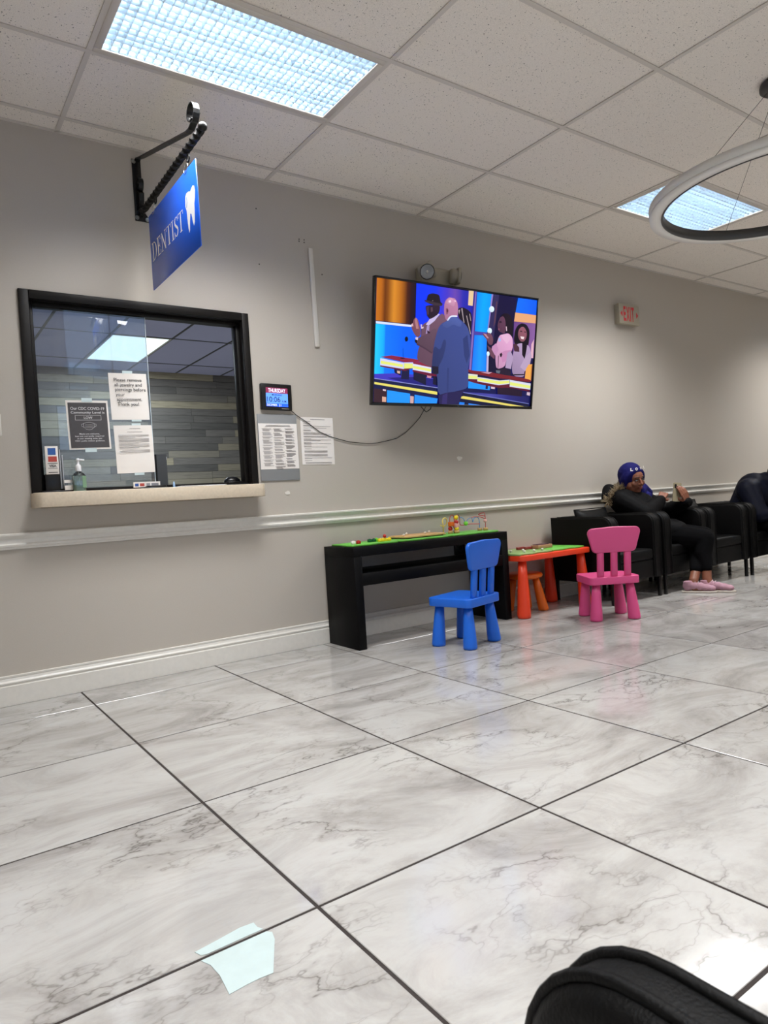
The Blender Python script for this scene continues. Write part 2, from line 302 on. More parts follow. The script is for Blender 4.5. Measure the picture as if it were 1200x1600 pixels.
TVPIC = '''
101450 -0.713,-0.392 0.713,-0.392 0.713,0.402 -0.713,0.402
c8741c-b8661a -0.703,0.408 -0.703,0.135 -0.667,0.134 -0.667,0.408
b8661a-6a3410 -0.667,0.408 -0.667,0.134 -0.636,0.134 -0.636,0.407
6a3410-8a4c14 -0.636,0.407 -0.636,0.134 -0.612,0.134 -0.612,0.407
8a4c14-d98c2c -0.612,0.407 -0.612,0.134 -0.565,0.134 -0.566,0.406
d98c2c-b86a1c -0.566,0.406 -0.565,0.134 -0.512,0.133 -0.513,0.405
b86a1c-4a2216 -0.513,0.405 -0.512,0.133 -0.461,0.133 -0.462,0.405
4a2216-2a141c -0.462,0.405 -0.461,0.133 -0.429,0.133 -0.430,0.404
2a141c-1a1028 -0.430,0.404 -0.429,0.133 -0.391,0.132 -0.392,0.404
0a38ff-1438f0 -0.392,0.404 -0.388,0.110 -0.229,0.121 -0.236,0.402
1438f0-4a3ac8 -0.236,0.402 -0.229,0.121 -0.119,0.128 -0.129,0.401
4a3ac8-6a48b0 -0.129,0.401 -0.119,0.128 -0.052,0.132 -0.063,0.401
6a48b0-2c2cb0 -0.063,0.401 -0.052,0.132 0.022,0.137 0.009,0.400
2c2cb0-10189a 0.009,0.400 0.022,0.137 0.167,0.146 0.151,0.399
d8e2ff -0.703,0.130 -0.411,0.128 -0.411,0.114 -0.702,0.115
20ccff-10b0ff -0.704,0.113 -0.704,-0.217 -0.643,-0.210 -0.642,0.114
10b0ff-0c90ff -0.642,0.114 -0.643,-0.210 -0.627,-0.208 -0.627,0.114
0a78ff-0064ff -0.627,0.114 -0.628,-0.209 -0.480,-0.209 -0.486,0.113
0064ff-0a5cf0 -0.486,0.113 -0.480,-0.209 -0.327,-0.210 -0.341,0.113
4038c0 -0.704,-0.211 -0.535,-0.199 -0.356,-0.202 -0.182,-0.224 -0.179,-0.285 -0.703,-0.241
20207c -0.601,-0.232 -0.355,-0.214 -0.182,-0.227 -0.180,-0.282 -0.451,-0.260
141a48 -0.703,-0.241 -0.179,-0.285 -0.177,-0.343 -0.701,-0.304
e8dc6c -0.702,-0.263 -0.182,-0.311 -0.181,-0.332 -0.702,-0.277
8a90d0 -0.703,-0.237 -0.180,-0.281 -0.179,-0.286 -0.703,-0.242
38202c -0.704,-0.304 -0.604,-0.314 -0.602,-0.400 -0.702,-0.402
e0c8d0 -0.635,-0.308 -0.609,-0.310 -0.610,-0.321 -0.633,-0.319
d8a894 -0.638,-0.357 -0.606,-0.360 -0.606,-0.393 -0.637,-0.392
1c94ff -0.600,-0.313 -0.412,-0.331 -0.412,-0.395 -0.600,-0.397
d0a8a8 -0.411,-0.346 -0.381,-0.349 -0.381,-0.396 -0.409,-0.396
2090ff -0.375,-0.337 -0.176,-0.358 -0.182,-0.392 -0.374,-0.396
101440 -0.550,-0.171 -0.492,-0.177 -0.494,-0.214 -0.545,-0.196
d8b0a0 -0.526,-0.181 -0.500,-0.183 -0.501,-0.200 -0.523,-0.197
181840 -0.489,-0.171 -0.425,-0.171 -0.427,-0.236 -0.492,-0.235
141434 -0.392,-0.178 -0.284,-0.192 -0.282,-0.269 -0.388,-0.235
141434 -0.224,-0.200 -0.180,-0.204 -0.176,-0.270 -0.223,-0.260
c88898 -0.276,-0.199 -0.238,-0.203 -0.241,-0.221 -0.275,-0.217
8c2440 -0.660,-0.097 -0.573,-0.083 -0.307,-0.103 -0.309,-0.110 -0.466,-0.123
6a1838 -0.662,-0.152 -0.472,-0.165 -0.396,-0.158 -0.461,-0.180 -0.660,-0.161
d4d4f8 -0.661,-0.106 -0.473,-0.126 -0.472,-0.168 -0.662,-0.152
e6ea78 -0.658,-0.122 -0.480,-0.138 -0.479,-0.156 -0.658,-0.141
e6ea80 -0.472,-0.129 -0.396,-0.129 -0.397,-0.158 -0.470,-0.165
d0d0e8 -0.472,-0.124 -0.397,-0.120 -0.396,-0.129 -0.472,-0.130
8c2440 -0.398,-0.117 -0.303,-0.112 -0.244,-0.129 -0.243,-0.145 -0.397,-0.128
6a1838 -0.399,-0.167 -0.242,-0.185 -0.180,-0.192 -0.180,-0.205 -0.256,-0.204 -0.399,-0.181
dcdcf4 -0.399,-0.128 -0.243,-0.146 -0.241,-0.186 -0.399,-0.169
e6ea78 -0.397,-0.142 -0.244,-0.157 -0.244,-0.175 -0.398,-0.159
0a0a1c -0.445,0.033 -0.446,0.026 -0.450,0.020 -0.455,0.016 -0.461,0.016 -0.467,0.019 -0.471,0.024 -0.472,0.031 -0.471,0.038 -0.468,0.044 -0.462,0.048 -0.456,0.048 -0.451,0.046 -0.447,0.040
0a0a1c -0.469,0.024 -0.462,0.022 -0.465,0.011
10206c -0.484,-0.029 -0.482,-0.029 -0.478,-0.096 -0.481,-0.096
241030 -0.464,-0.096 -0.466,-0.098 -0.472,-0.100 -0.480,-0.101 -0.489,-0.102 -0.497,-0.101 -0.503,-0.100 -0.505,-0.098 -0.503,-0.096 -0.497,-0.094 -0.489,-0.093 -0.480,-0.092 -0.472,-0.093 -0.466,-0.094
6a4c60 -0.342,0.131 -0.280,0.166 -0.203,0.198 -0.169,0.229 -0.116,0.194 -0.113,-0.140 -0.244,-0.146 -0.367,-0.106 -0.363,-0.039 -0.331,0.031
c8b8e4 -0.304,0.139 -0.274,0.178 -0.204,0.219 -0.188,0.220 -0.231,0.170 -0.279,0.135
a890c0 -0.294,0.134 -0.272,0.136 -0.276,0.085 -0.301,0.078
2a1c30 -0.313,0.266 -0.308,0.239 -0.303,0.228 -0.299,0.201 -0.274,0.178 -0.246,0.189 -0.197,0.221 -0.186,0.283
5a4050 -0.269,0.256 -0.253,0.261 -0.249,0.233 -0.265,0.226
4a3448 -0.305,0.256 -0.285,0.263 -0.282,0.208 -0.298,0.206
201824 -0.304,0.300 -0.300,0.328 -0.288,0.343 -0.253,0.352 -0.211,0.349 -0.196,0.338 -0.190,0.300 -0.168,0.291 -0.175,0.274 -0.207,0.273 -0.264,0.276 -0.314,0.289 -0.325,0.301
3c303c -0.316,0.301 -0.193,0.290 -0.172,0.288 -0.175,0.276 -0.235,0.273 -0.314,0.289
908898 -0.258,0.305 -0.250,0.306 -0.254,0.298
5c4456 -0.374,0.039 -0.339,0.058 -0.290,0.078 -0.242,0.116 -0.206,0.118 -0.221,-0.030 -0.245,-0.052 -0.307,-0.024 -0.375,-0.000
4a3448 -0.375,-0.000 -0.307,-0.024 -0.245,-0.052 -0.242,-0.043 -0.307,-0.013 -0.372,0.011
301830 -0.291,0.104 -0.266,0.091 -0.269,0.083 -0.289,0.083
7c4c5a -0.425,0.130 -0.412,0.139 -0.407,0.164 -0.393,0.179 -0.371,0.167 -0.360,0.140 -0.348,0.108 -0.343,0.069 -0.366,0.048 -0.388,0.060 -0.417,0.097
b07a80 -0.397,0.159 -0.390,0.178 -0.380,0.172 -0.370,0.139 -0.362,0.107 -0.383,0.105
d8b0b8 -0.425,0.132 -0.413,0.139 -0.407,0.120 -0.421,0.118
d8c0d0 -0.349,0.136 -0.337,0.139 -0.337,0.120 -0.321,0.124 -0.324,0.112 -0.341,0.108
d8c4d4 -0.387,0.048 -0.365,0.051 -0.366,0.031 -0.383,0.033
1a1018 -0.392,0.035 -0.371,0.031 -0.373,0.006 -0.389,0.016
1c1424 -0.037,0.270 0.006,0.285 0.054,0.272 0.093,0.247 0.108,0.129 0.097,0.060 0.057,0.160 -0.026,0.204
b0a0a8 -0.005,0.273 0.005,0.278 0.019,0.213 0.030,0.180 0.023,0.179
b0a0a8 0.042,0.229 0.049,0.230 0.094,0.105 0.087,0.105
b0a0a8 0.069,0.245 0.076,0.243 0.089,0.196 0.084,0.196
b0a0a8 -0.029,0.259 -0.015,0.266 -0.021,0.232
e8c89c 0.056,0.402 0.100,0.403 0.096,0.301 0.055,0.302
382c8c 0.100,0.403 0.131,0.402 0.127,0.108 0.114,-0.150 0.087,-0.151 0.108,0.072
8468b4 0.114,0.402 0.126,0.402 0.110,-0.150 0.092,-0.151
0088f8-00a8ff 0.131,0.401 0.127,0.128 0.184,0.128 0.198,0.400
00a8ff-0098ff 0.198,0.400 0.184,0.128 0.242,0.128 0.266,0.400
1078ff-1898ff 0.125,0.102 0.116,-0.160 0.184,-0.157 0.183,0.104
1898ff-1080f8 0.183,0.104 0.184,-0.157 0.252,-0.154 0.241,0.107
4c40a4 0.121,0.127 0.243,0.128 0.241,0.107 0.121,0.103
130e38 0.276,0.400 0.526,0.400 0.504,0.182 0.517,-0.153 0.277,-0.164 0.251,-0.129 0.244,0.116
302a58 0.285,0.401 0.338,0.400 0.306,0.091 0.252,0.082
5a3c50 0.312,0.353 0.324,0.353 0.314,0.203 0.297,0.166
9080c8 0.266,0.400 0.281,0.400 0.255,0.163 0.244,0.139
c0b0d8 0.249,-0.006 0.267,-0.023 0.272,-0.158 0.253,-0.156
d8f0ff 0.297,0.297 0.295,0.287 0.289,0.279 0.280,0.274 0.269,0.273 0.259,0.276 0.252,0.283 0.249,0.293 0.251,0.302 0.257,0.310 0.266,0.315 0.277,0.316 0.287,0.313 0.294,0.306
d8f0ff 0.286,0.142 0.284,0.133 0.279,0.125 0.270,0.120 0.261,0.119 0.252,0.123 0.245,0.130 0.242,0.139 0.244,0.149 0.249,0.157 0.258,0.162 0.267,0.162 0.276,0.159 0.283,0.152
d8f0ff 0.275,-0.022 0.274,-0.030 0.271,-0.036 0.265,-0.040 0.259,-0.040 0.253,-0.037 0.249,-0.031 0.247,-0.024 0.248,-0.016 0.251,-0.010 0.257,-0.006 0.263,-0.006 0.269,-0.009 0.273,-0.015
1070ff-0c5cf0 0.522,0.399 0.504,0.293 0.714,0.292 0.718,0.400
e8a878 0.502,0.292 0.714,0.291 0.713,0.230 0.495,0.227
6a4488-7a5090 0.495,0.226 0.501,-0.039 0.606,-0.034 0.603,0.228
7a5090-8a60a0 0.603,0.228 0.606,-0.034 0.713,-0.028 0.713,0.230
e0b0c0 0.683,0.074 0.707,0.113 0.709,-0.028 0.684,-0.029
1a1848 0.684,-0.029 0.711,-0.028 0.708,-0.071 0.679,-0.073
1a1020 0.359,0.247 0.373,0.266 0.404,0.279 0.444,0.275 0.475,0.245 0.488,0.181 0.488,0.122 0.448,0.125 0.413,0.152
5c3850 0.346,0.223 0.359,0.247 0.390,0.256 0.412,0.222 0.417,0.158 0.407,0.128 0.374,0.138 0.352,0.144 0.342,0.164 0.335,0.187
2a1830 0.349,0.214 0.368,0.220 0.377,0.208 0.354,0.203
8a5068 0.342,0.164 0.358,0.164 0.357,0.153 0.345,0.154
e0c0d0 0.417,0.184 0.425,0.185 0.431,0.153 0.423,0.152
d49cc4 0.360,0.118 0.399,0.127 0.446,0.139 0.489,0.110 0.498,0.045 0.488,0.014 0.444,-0.042 0.428,-0.109 0.346,-0.131 0.330,-0.043 0.333,0.052
c48cb8 0.295,0.032 0.332,0.058 0.359,0.012 0.331,-0.031 0.289,-0.004
e4b4d4 0.376,0.120 0.447,0.131 0.473,0.103 0.436,0.059 0.394,0.091
a8b8e8 0.350,0.094 0.369,0.101 0.377,0.078 0.355,0.068
6c4458 0.200,0.119 0.235,0.115 0.257,0.129 0.281,0.119 0.303,0.085 0.298,0.044 0.263,0.042 0.237,0.081 0.205,0.102
c08898 0.204,0.119 0.231,0.115 0.260,0.088 0.244,0.087
6c4458 0.246,0.038 0.284,0.020 0.327,-0.031 0.321,-0.058 0.284,-0.036
c488b4 0.377,-0.010 0.424,0.010 0.490,0.019 0.457,-0.057 0.402,-0.077 0.420,-0.044
281828 0.371,-0.017 0.389,-0.007 0.398,-0.021 0.387,-0.042 0.375,-0.034
281828 0.358,-0.029 0.364,-0.029 0.363,-0.136 0.359,-0.136
241830 0.346,-0.134 0.425,-0.115 0.491,-0.136 0.490,-0.173 0.349,-0.178
606878 0.342,-0.137 0.386,-0.138 0.380,-0.159 0.347,-0.155
140c1c 0.506,0.159 0.531,0.202 0.571,0.221 0.621,0.215 0.659,0.170 0.654,0.073 0.625,-0.033 0.581,-0.017 0.500,0.075
8c5464 0.629,0.144 0.626,0.119 0.615,0.099 0.598,0.087 0.578,0.086 0.560,0.095 0.546,0.114 0.540,0.137 0.542,0.161 0.553,0.181 0.570,0.193 0.590,0.195 0.608,0.185 0.622,0.167
f0dce0 0.565,0.124 0.605,0.123 0.599,0.104 0.573,0.107
2a1424 0.559,0.165 0.580,0.164 0.579,0.157 0.559,0.158
2a1424 0.601,0.163 0.619,0.161 0.618,0.154 0.601,0.156
a890b4 0.498,-0.003 0.534,0.065 0.582,0.077 0.659,0.064 0.692,-0.011 0.679,-0.079 0.624,-0.130 0.628,-0.176 0.501,-0.172
b8a0c0 0.624,-0.027 0.672,0.013 0.691,-0.011 0.679,-0.079 0.633,-0.130 0.580,-0.102
b098bc 0.445,-0.006 0.476,0.013 0.504,-0.033 0.490,-0.121 0.433,-0.115
140c1c 0.587,0.074 0.640,0.084 0.633,0.017 0.621,-0.039 0.593,-0.010
4c2c3c 0.497,0.060 0.525,0.067 0.559,0.042 0.563,0.009 0.513,0.010
1a1424 0.497,-0.160 0.626,-0.152 0.626,-0.160 0.498,-0.168
f0a850 0.635,-0.185 0.640,-0.114 0.666,-0.078 0.704,-0.074 0.702,-0.201
c07838 0.693,-0.090 0.704,-0.074 0.702,-0.201 0.694,-0.202
2a2a80-4848a8 0.043,-0.304 0.040,-0.314 0.288,-0.338 0.292,-0.310
4848a8-282878 0.292,-0.310 0.288,-0.338 0.482,-0.357 0.487,-0.315
282878-1c1c5c 0.487,-0.315 0.482,-0.357 0.685,-0.376 0.691,-0.320
1c94ff 0.088,-0.227 0.294,-0.246 0.293,-0.283 0.087,-0.277
10164c 0.252,-0.245 0.274,-0.247 0.272,-0.277 0.251,-0.277
24142c 0.363,-0.259 0.489,-0.261 0.615,-0.278 0.614,-0.322 0.370,-0.310
d8c0d0 0.302,-0.252 0.342,-0.257 0.340,-0.275 0.304,-0.273
d0b8c8 0.666,-0.286 0.699,-0.288 0.697,-0.313 0.664,-0.308
78202c 0.071,-0.140 0.114,-0.150 0.276,-0.152 0.388,-0.165 0.559,-0.176 0.699,-0.192 0.697,-0.213 0.480,-0.199 0.382,-0.196 0.077,-0.167
c8a0b8 0.198,-0.158 0.307,-0.153 0.277,-0.167
601830 0.079,-0.210 0.171,-0.212 0.170,-0.224 0.378,-0.245 0.486,-0.232 0.697,-0.269 0.696,-0.285 0.486,-0.258 0.379,-0.266 0.170,-0.242 0.080,-0.225
e0dcd0 0.079,-0.173 0.170,-0.177 0.169,-0.210 0.082,-0.210
e4ea80 0.082,-0.186 0.169,-0.189 0.168,-0.207 0.084,-0.207
1a1640 0.170,-0.180 0.384,-0.195 0.481,-0.194 0.482,-0.203 0.384,-0.216 0.171,-0.194
d8d8ec 0.170,-0.193 0.383,-0.210 0.482,-0.200 0.482,-0.231 0.379,-0.245 0.169,-0.225
e4ea78 0.172,-0.200 0.380,-0.216 0.480,-0.207 0.480,-0.226 0.379,-0.237 0.171,-0.219
d8d8ec 0.485,-0.201 0.698,-0.220 0.697,-0.267 0.485,-0.252
e4ea80 0.487,-0.217 0.697,-0.237 0.697,-0.257 0.486,-0.241
0e1238 0.040,-0.307 0.685,-0.376 0.682,-0.403 0.099,-0.412 0.008,-0.407 0.020,-0.349
e8d86c 0.027,-0.338 0.049,-0.334 0.646,-0.398 0.503,-0.402 0.024,-0.352
1c80f0 0.014,-0.377 0.061,-0.380 0.058,-0.399 0.010,-0.399
1c80f0 0.097,-0.384 0.214,-0.396 0.098,-0.397
7078c0 0.043,-0.305 0.691,-0.372 0.690,-0.377 0.044,-0.311
241f50 -0.177,-0.335 -0.104,-0.312 0.047,-0.295 0.020,-0.349 0.007,-0.396 -0.167,-0.396
342c68 -0.140,-0.334 -0.097,-0.315 -0.100,-0.395 -0.144,-0.396
3a4886 -0.126,0.181 -0.179,0.154 -0.206,0.118 -0.234,0.009 -0.246,-0.140 -0.231,-0.188 -0.195,-0.190 -0.181,-0.335 -0.104,-0.314 -0.020,-0.303 0.083,-0.277 0.086,-0.218 0.075,-0.132 0.098,-0.044 0.088,0.082 0.058,0.148 0.011,0.184 -0.041,0.212 -0.099,0.214
2c3668 -0.234,0.009 -0.246,-0.140 -0.231,-0.188 -0.195,-0.190 -0.187,-0.137 -0.153,-0.084 -0.131,-0.002 -0.130,0.044 -0.152,0.054 -0.178,-0.028
4a5a9c -0.179,0.149 -0.126,0.179 -0.092,0.209 -0.041,0.208 0.004,0.178 -0.008,0.143 -0.075,0.161 -0.127,0.124
303c74 -0.109,-0.140 -0.094,-0.145 -0.091,-0.309 -0.104,-0.312
303c74 0.018,0.066 0.057,0.097 0.086,-0.044 0.062,-0.103 0.036,-0.047
202848 -0.235,-0.180 -0.192,-0.181 -0.195,-0.193 -0.231,-0.190
1c1830 -0.245,-0.137 -0.187,-0.137 -0.184,-0.186 -0.228,-0.190
b47a9c -0.158,0.297 -0.144,0.321 -0.120,0.338 -0.106,0.338 -0.070,0.336 -0.047,0.313 -0.038,0.275 -0.037,0.231 -0.045,0.213 -0.087,0.213 -0.130,0.178 -0.145,0.191 -0.160,0.235
c890b0 -0.147,0.298 -0.133,0.322 -0.112,0.333 -0.099,0.336 -0.065,0.317 -0.074,0.278 -0.114,0.290
f0d0e4 -0.126,0.314 -0.104,0.322 -0.100,0.306 -0.121,0.301
f0d0e4 -0.076,0.324 -0.063,0.322 -0.060,0.312 -0.070,0.314
8c5470 -0.145,0.259 -0.131,0.266 -0.119,0.250 -0.125,0.224 -0.139,0.220
50283c -0.137,0.254 -0.128,0.258 -0.125,0.238 -0.135,0.235
d8e2ff -0.133,0.180 -0.113,0.208 -0.091,0.218 -0.078,0.220 -0.042,0.222 -0.040,0.213 -0.085,0.210 -0.102,0.203 -0.119,0.179
'''
# ------------------------------------------------------------------ room shell
X0, X1, Y1, H = -2.2, 11.6, -7.5, 3.0
def wall_with_hole(name, ax0, ax1, hole, y0, y1, mat, z1=3.1):
    b = B(); hx0, hx1, hz0, hz1 = hole
    b.box(ax0, y0, 0, hx0, y1, z1); b.box(hx1, y0, 0, ax1, y1, z1); b.box(hx0, y0, 0, hx1, y1, hz0); b.box(hx0, y0, hz1, hx1, y1, z1)
    return tag(obj(name, b, mat), kind='structure')
wall_back = wall_with_hole('wall_back', X0, X1, (.6, 1.81, .994, 2.1), 0, .14, 'wall')
wall_front = wall_with_hole('wall_front', X0, X1, (.2, 3.6, .4, 2.5), Y1 - .14, Y1, 'wall')
b = B(); b.box(X0 - .14, Y1 - .14, 0, X0, .14, 3.1); tag(obj('wall_left', b, 'wall'), kind='structure')
b = B(); b.box(X1, Y1 - .14, 0, X1 + .14, .14, 3.1); tag(obj('wall_right', b, 'wall'), kind='structure')
sf = B()
for (x0, x1, z0, z1) in ((.2, 3.6, .4, .46), (.2, 3.6, 2.44, 2.5), (.2, .26, .46, 2.44), (3.54, 3.6, .46, 2.44), (1.87, 1.93, .46, 2.44)): sf.box(x0, Y1 - .1, z0, x1, Y1 - .04, z1)
sf = tag(obj('window_2', sf, 'black'), kind='structure')
b = B(); b.box(.26, Y1 - .075, .46, 3.54, Y1 - .069, 2.44); obj('glass_pane', b, 'pane', sf)
# floor: recessed dark grout with every porcelain tile its own piece
b = B(); b.box(X0, Y1, -.1, X1, 0, -.0018); floor = tag(obj('floor', b, 'grout'), kind='structure')
TX, TY, FX, FY, G = .747, .744, .7345, -1.0882, .0046
tile_cache = {}
def floor_tile(x0, x1, y0, y1):
    w, d = round(x1 - x0, 4), round(y1 - y0, 4)
    if w < .02 or d < .02: return
    if (w, d) not in tile_cache:
        t = B(); t.prism([(-w / 2, -d / 2), (w / 2, -d / 2), (w / 2, d / 2), (-w / 2, d / 2)], -.009, 0, bev=.0012, seg=1, smooth=False)
        o = obj('floor_tile', t, 'marble', floor); tile_cache[(w, d)] = o.data
    else:
        o = bpy.data.objects.new('floor_tile', tile_cache[(w, d)]); COL.objects.link(o); o.parent = floor
    o.location = ((x0 + x1) / 2, (y0 + y1) / 2, 0)
def cuts(a, b, off, step):
    k = math.ceil((a - off) / step); c = [a]
    while off + k * step < b:
        if off + k * step > a + .005: c.append(off + k * step)
        k += 1
    return c + [b]
fx = cuts(X0, X1, FX, TX); fy = cuts(Y1, -.0155, FY, TY)
for xa, xb in zip(fx, fx[1:]):
    for ya, yb in zip(fy, fy[1:]): floor_tile(xa + G, xb - G, ya + G, yb - G)
# ceiling: grid of tees, lay-in tiles, deck above
CX, CY, CW, CD = .8093, -.1591, 1.2192, .6096
LIGHTS = [(i, j) for j in (1, 5, 9) for i in (-2, 0, 3, 6)]
LIGHTS = [(i, j) for j in (1, 5, 9) for i in (0, 3, 6)] + [(-2, 5)]
b = B(); b.box(X0, Y1, H + .16, X1, 0, H + .2); ceiling = tag(obj('ceiling', b, 'officeceil'), kind='structure')
cx = cuts(X0, X1, CX, CW); cy = cuts(Y1, 0, CY, CD)
cell_lights = {(round(CX + i * CW, 2), round(CY - (j + 1) * CD, 2)) for i, j in LIGHTS}
cache = {}
for xa, xb in zip(cx, cx[1:]):
    for ya, yb in zip(cy, cy[1:]):
        if (round(xa, 2), round(ya, 2)) in cell_lights: continue
        w, d = round(xb - xa - .006, 4), round(yb - ya - .006, 4)
        if (w, d) not in cache:
            t = B(); t.box(-w / 2, -d / 2, .004, w / 2, d / 2, .02); o = obj('ceiling_tile', t, 'ceil', ceiling); cache[(w, d)] = o.data
        else: o = bpy.data.objects.new('ceiling_tile', cache[(w, d)]); COL.objects.link(o); o.parent = ceiling
        o.location = ((xa + xb) / 2, (ya + yb) / 2, H + rnd.uniform(0, .0015))
for x in cx[1:-1]:
    for ya, yb in zip(cy, cy[1:]):
        t = B(); t.box(x - .012, ya + .0125, H - .001, x + .012, yb - .0125, H + .003); t.box(x - .002, ya, H, x + .002, yb, H + .03); obj('cross_tee', t, 'tee', ceiling)
for y in cy[1:-1]:
    t = B(); t.box(X0, y - .012, H - .0015, X1, y + .012, H + .003); t.box(X0, y - .002, H, X1, y + .002, H + .03); obj('main_tee', t, 'tee', ceiling)
t = B(); t.box(X0, -.02, H - .001, X1, 0, H + .003); obj('wall_angle', t, 'tee', ceiling)
# mouldings
def moulding(name, prof, x0, x1, mat='white'):
    t = B(); me = frame_m(Vector((0, 0, 0)), (0, -1, 0), (0, 0, 1), (1, 0, 0)); t.prism(prof, x0, x1, me, smooth=False)
    return tag(obj(name, t, mat), kind='structure')
moulding('trim_1', [(0, .792), (.012, .792), (.014, .802), (.02, .806), (.022, .815), (.016, .822), (.014, .842), (.02, .848), (.026, .856), (.03, .862), (.03, .870), (.022, .874), (0, .874)], X0, X1)
moulding('baseboard_back', [(0, 0), (.016, 0), (.016, .098), (.011, .102), (.011, .108), (.015, .112), (.015, .118), (.009, .126), (.006, .138), (.008, .142), (.008, .15), (0, .152)], X0, X1)
# ------------------------------------------------------------------ recessed ceiling lights (with their lamps)
def make_troffer():
    w, d = CW, CD; r = thing('ceiling_light', '', 'light')
    f = B(); s = .033
    for (x0, y0, x1, y1) in ((-w / 2 + .012, -d / 2 + .012, w / 2 - .012, -d / 2 + s + .012), (-w / 2 + .012, d / 2 - s - .012, w / 2 - .012, d / 2 - .012), (-w / 2 + .012, -d / 2 + s + .012, -w / 2 + s + .012, d / 2 - s - .012), (w / 2 - s - .012, -d / 2 + s + .012, w / 2 - .012, d / 2 - s - .012)):
        f.box(x0, y0, -.004, x1, y1, .008, bev=.002, seg=1)
    obj('frame', f, 'tee', r)
    iw, idp = w / 2 - s - .012, d / 2 - s - .012
    h = B(); h.box(-iw, -idp, .1, iw, idp, .105)
    for (x0, y0, x1, y1) in ((-iw - .003, -idp, -iw, idp), (iw, -idp, iw + .003, idp), (-iw, -idp - .003, iw, -idp), (-iw, idp, iw, idp + .003)): h.box(x0, y0, .004, x1, y1, .105)
    obj('housing', h, 'reflector', r)
    for k in (-1, 0, 1):
        t = B(); t.cone((-iw + .02, k * .165, .075), (iw - .02, k * .165, .075), .016, seg=12); obj('fluorescent_tube', t, 'tube', r)
    l = B(); nx, ny = 30, 14; zt, zb = .03, .004
    def blade(a0, a1, c, axis):        # wedge-shaped blade, wide on top
        p = [(-.0075, zt), (.0075, zt), (.0008, zb), (-.0008, zb)]
        if axis == 'x': v = [(a0, c + u, z) for u, z in p] + [(a1, c + u, z) for u, z in p]
        else: v = [(c + u, a0, z) for u, z in p] + [(c + u, a1, z) for u, z in p]
        l._add(v, [(0, 1, 5, 4), (1, 2, 6, 5), (2, 3, 7, 6), (3, 0, 4, 7)])
    for k in range(1, ny): blade(-iw, iw, -idp + 2 * idp * k / ny, 'x')
    for k in range(1, nx): blade(-idp, idp, -iw + 2 * iw * k / nx, 'y')
    tag(obj('louver', l, 'louver', r), kind='stuff')
    ld = bpy.data.lights.new('fluorescent_light', 'AREA'); ld.shape = 'RECTANGLE'; ld.size = 2 * iw; ld.size_y = 2 * idp; ld.energy = LAMP_W; ld.spread = LAMP_SPREAD; ld.color = (1, .975, .945)
    lo = bpy.data.objects.new('fluorescent_light', ld); COL.objects.link(lo); lo.parent = r; lo.location = (0, 0, .001)
    return r
TL = {(0, 1): 'louvred fluorescent ceiling light above the blue hanging sign', (3, 1): 'louvred fluorescent ceiling light partly behind the ring pendant',
      (0, 5): 'louvred fluorescent ceiling light overhead, mirrored in the reception window', (3, 5): 'louvred fluorescent ceiling light overhead near the ring pendant, nearer the front',
      (6, 1): 'louvred fluorescent ceiling light beyond the ring pendant, out of view to the right', (6, 5): 'louvred fluorescent ceiling light in the middle row at the far right',
      (0, 9): 'louvred fluorescent ceiling light near the storefront window', (3, 9): 'louvred fluorescent ceiling light near the front wall, middle one', (6, 9): 'louvred fluorescent ceiling light at the far front corner', (-2, 5): 'louvred fluorescent ceiling light near the left wall'}
tr0 = None
for (i, j) in LIGHTS:
    o = make_troffer() if tr0 is None else copy_tree(tr0)
    tr0 = tr0 or o
    o.location = (CX + (i + .5) * CW, CY - (j + .5) * CD, H); o['label'] = TL[(i, j)]; o['group'] = 'louvred ceiling lights'
# ------------------------------------------------------------------ reception window and the office behind
W0, W1, Z0, Z1 = .615, 1.80, 1.075, 2.09
f = B()
for (x0, z0, x1, z1) in ((.565, 1.072, W0, 2.137), (W1, 1.072, 1.845, 2.137), (W0, Z1, W1, 2.137)): f.box(x0, -.018, z0, x1, .0, z1, bev=.004)
for (x0, z0, x1, z1) in ((.6, Z0, W0 + .001, Z1), (W1 - .001, Z0, 1.81, Z1), (W0, Z1 - .001, W1, 2.1)): f.box(x0, 0, z0, x1, .15, z1)
win = tag(obj('window_1', f, 'frame'), kind='structure')
f = B()
for (x0, z0, x1, z1) in ((W0, Z0, W0 + .022, Z1), (W1 - .022, Z0, W1, Z1), (W0 + .022, Z1 - .022, W1 - .022, Z1), (W0 + .022, Z0, W1 - .022, Z0 + .02)): f.box(x0, .035, z0, x1, .1, z1, bev=.003)
obj('window_stop', f, 'frame', win)
f = B(); f.box(W0 + .005, .057, Z0 + .005, 1.226, .063, Z1 - .01, bev=.001); obj('glass_pane', f, 'pane', win)
f = B(); f.box(1.2255, .0565, Z0 + .005, 1.2285, .0635, Z1 - .012); obj('pane_edge', f, M('polished_glass_edge', 'd4e2ea', .15), win)
# service counter through the wall
c = B(); poly = [(-.64, -.0185), (-.64, -.1)] + [(-.64 + .05 - .05 * cos(R(a)), -.1 - .05 * sin(R(a))) for a in (18, 36, 54, 72, 90)] + [(.64 - .05 + .05 * sin(R(a)), -.15 + .05 - .05 * cos(R(a))) for a in (0, 18, 36, 54, 72, 90)] + [(.64, -.0185)]
c.prism(poly, -.076, 0, bev=.003); c.box(-.582, -.02, -.076, .596, .12, -.0005)
counter = thing('service_counter', 'beige laminate counter ledge with rounded corners under the reception window', 'counter', (1.198, 0, 1.072))
obj('ledge', c, 'laminate', counter)
c = B(); c.box(-.585, .125, -.05, .585, .5, 0, bev=.003); obj('inner_top', c, 'laminate', counter)
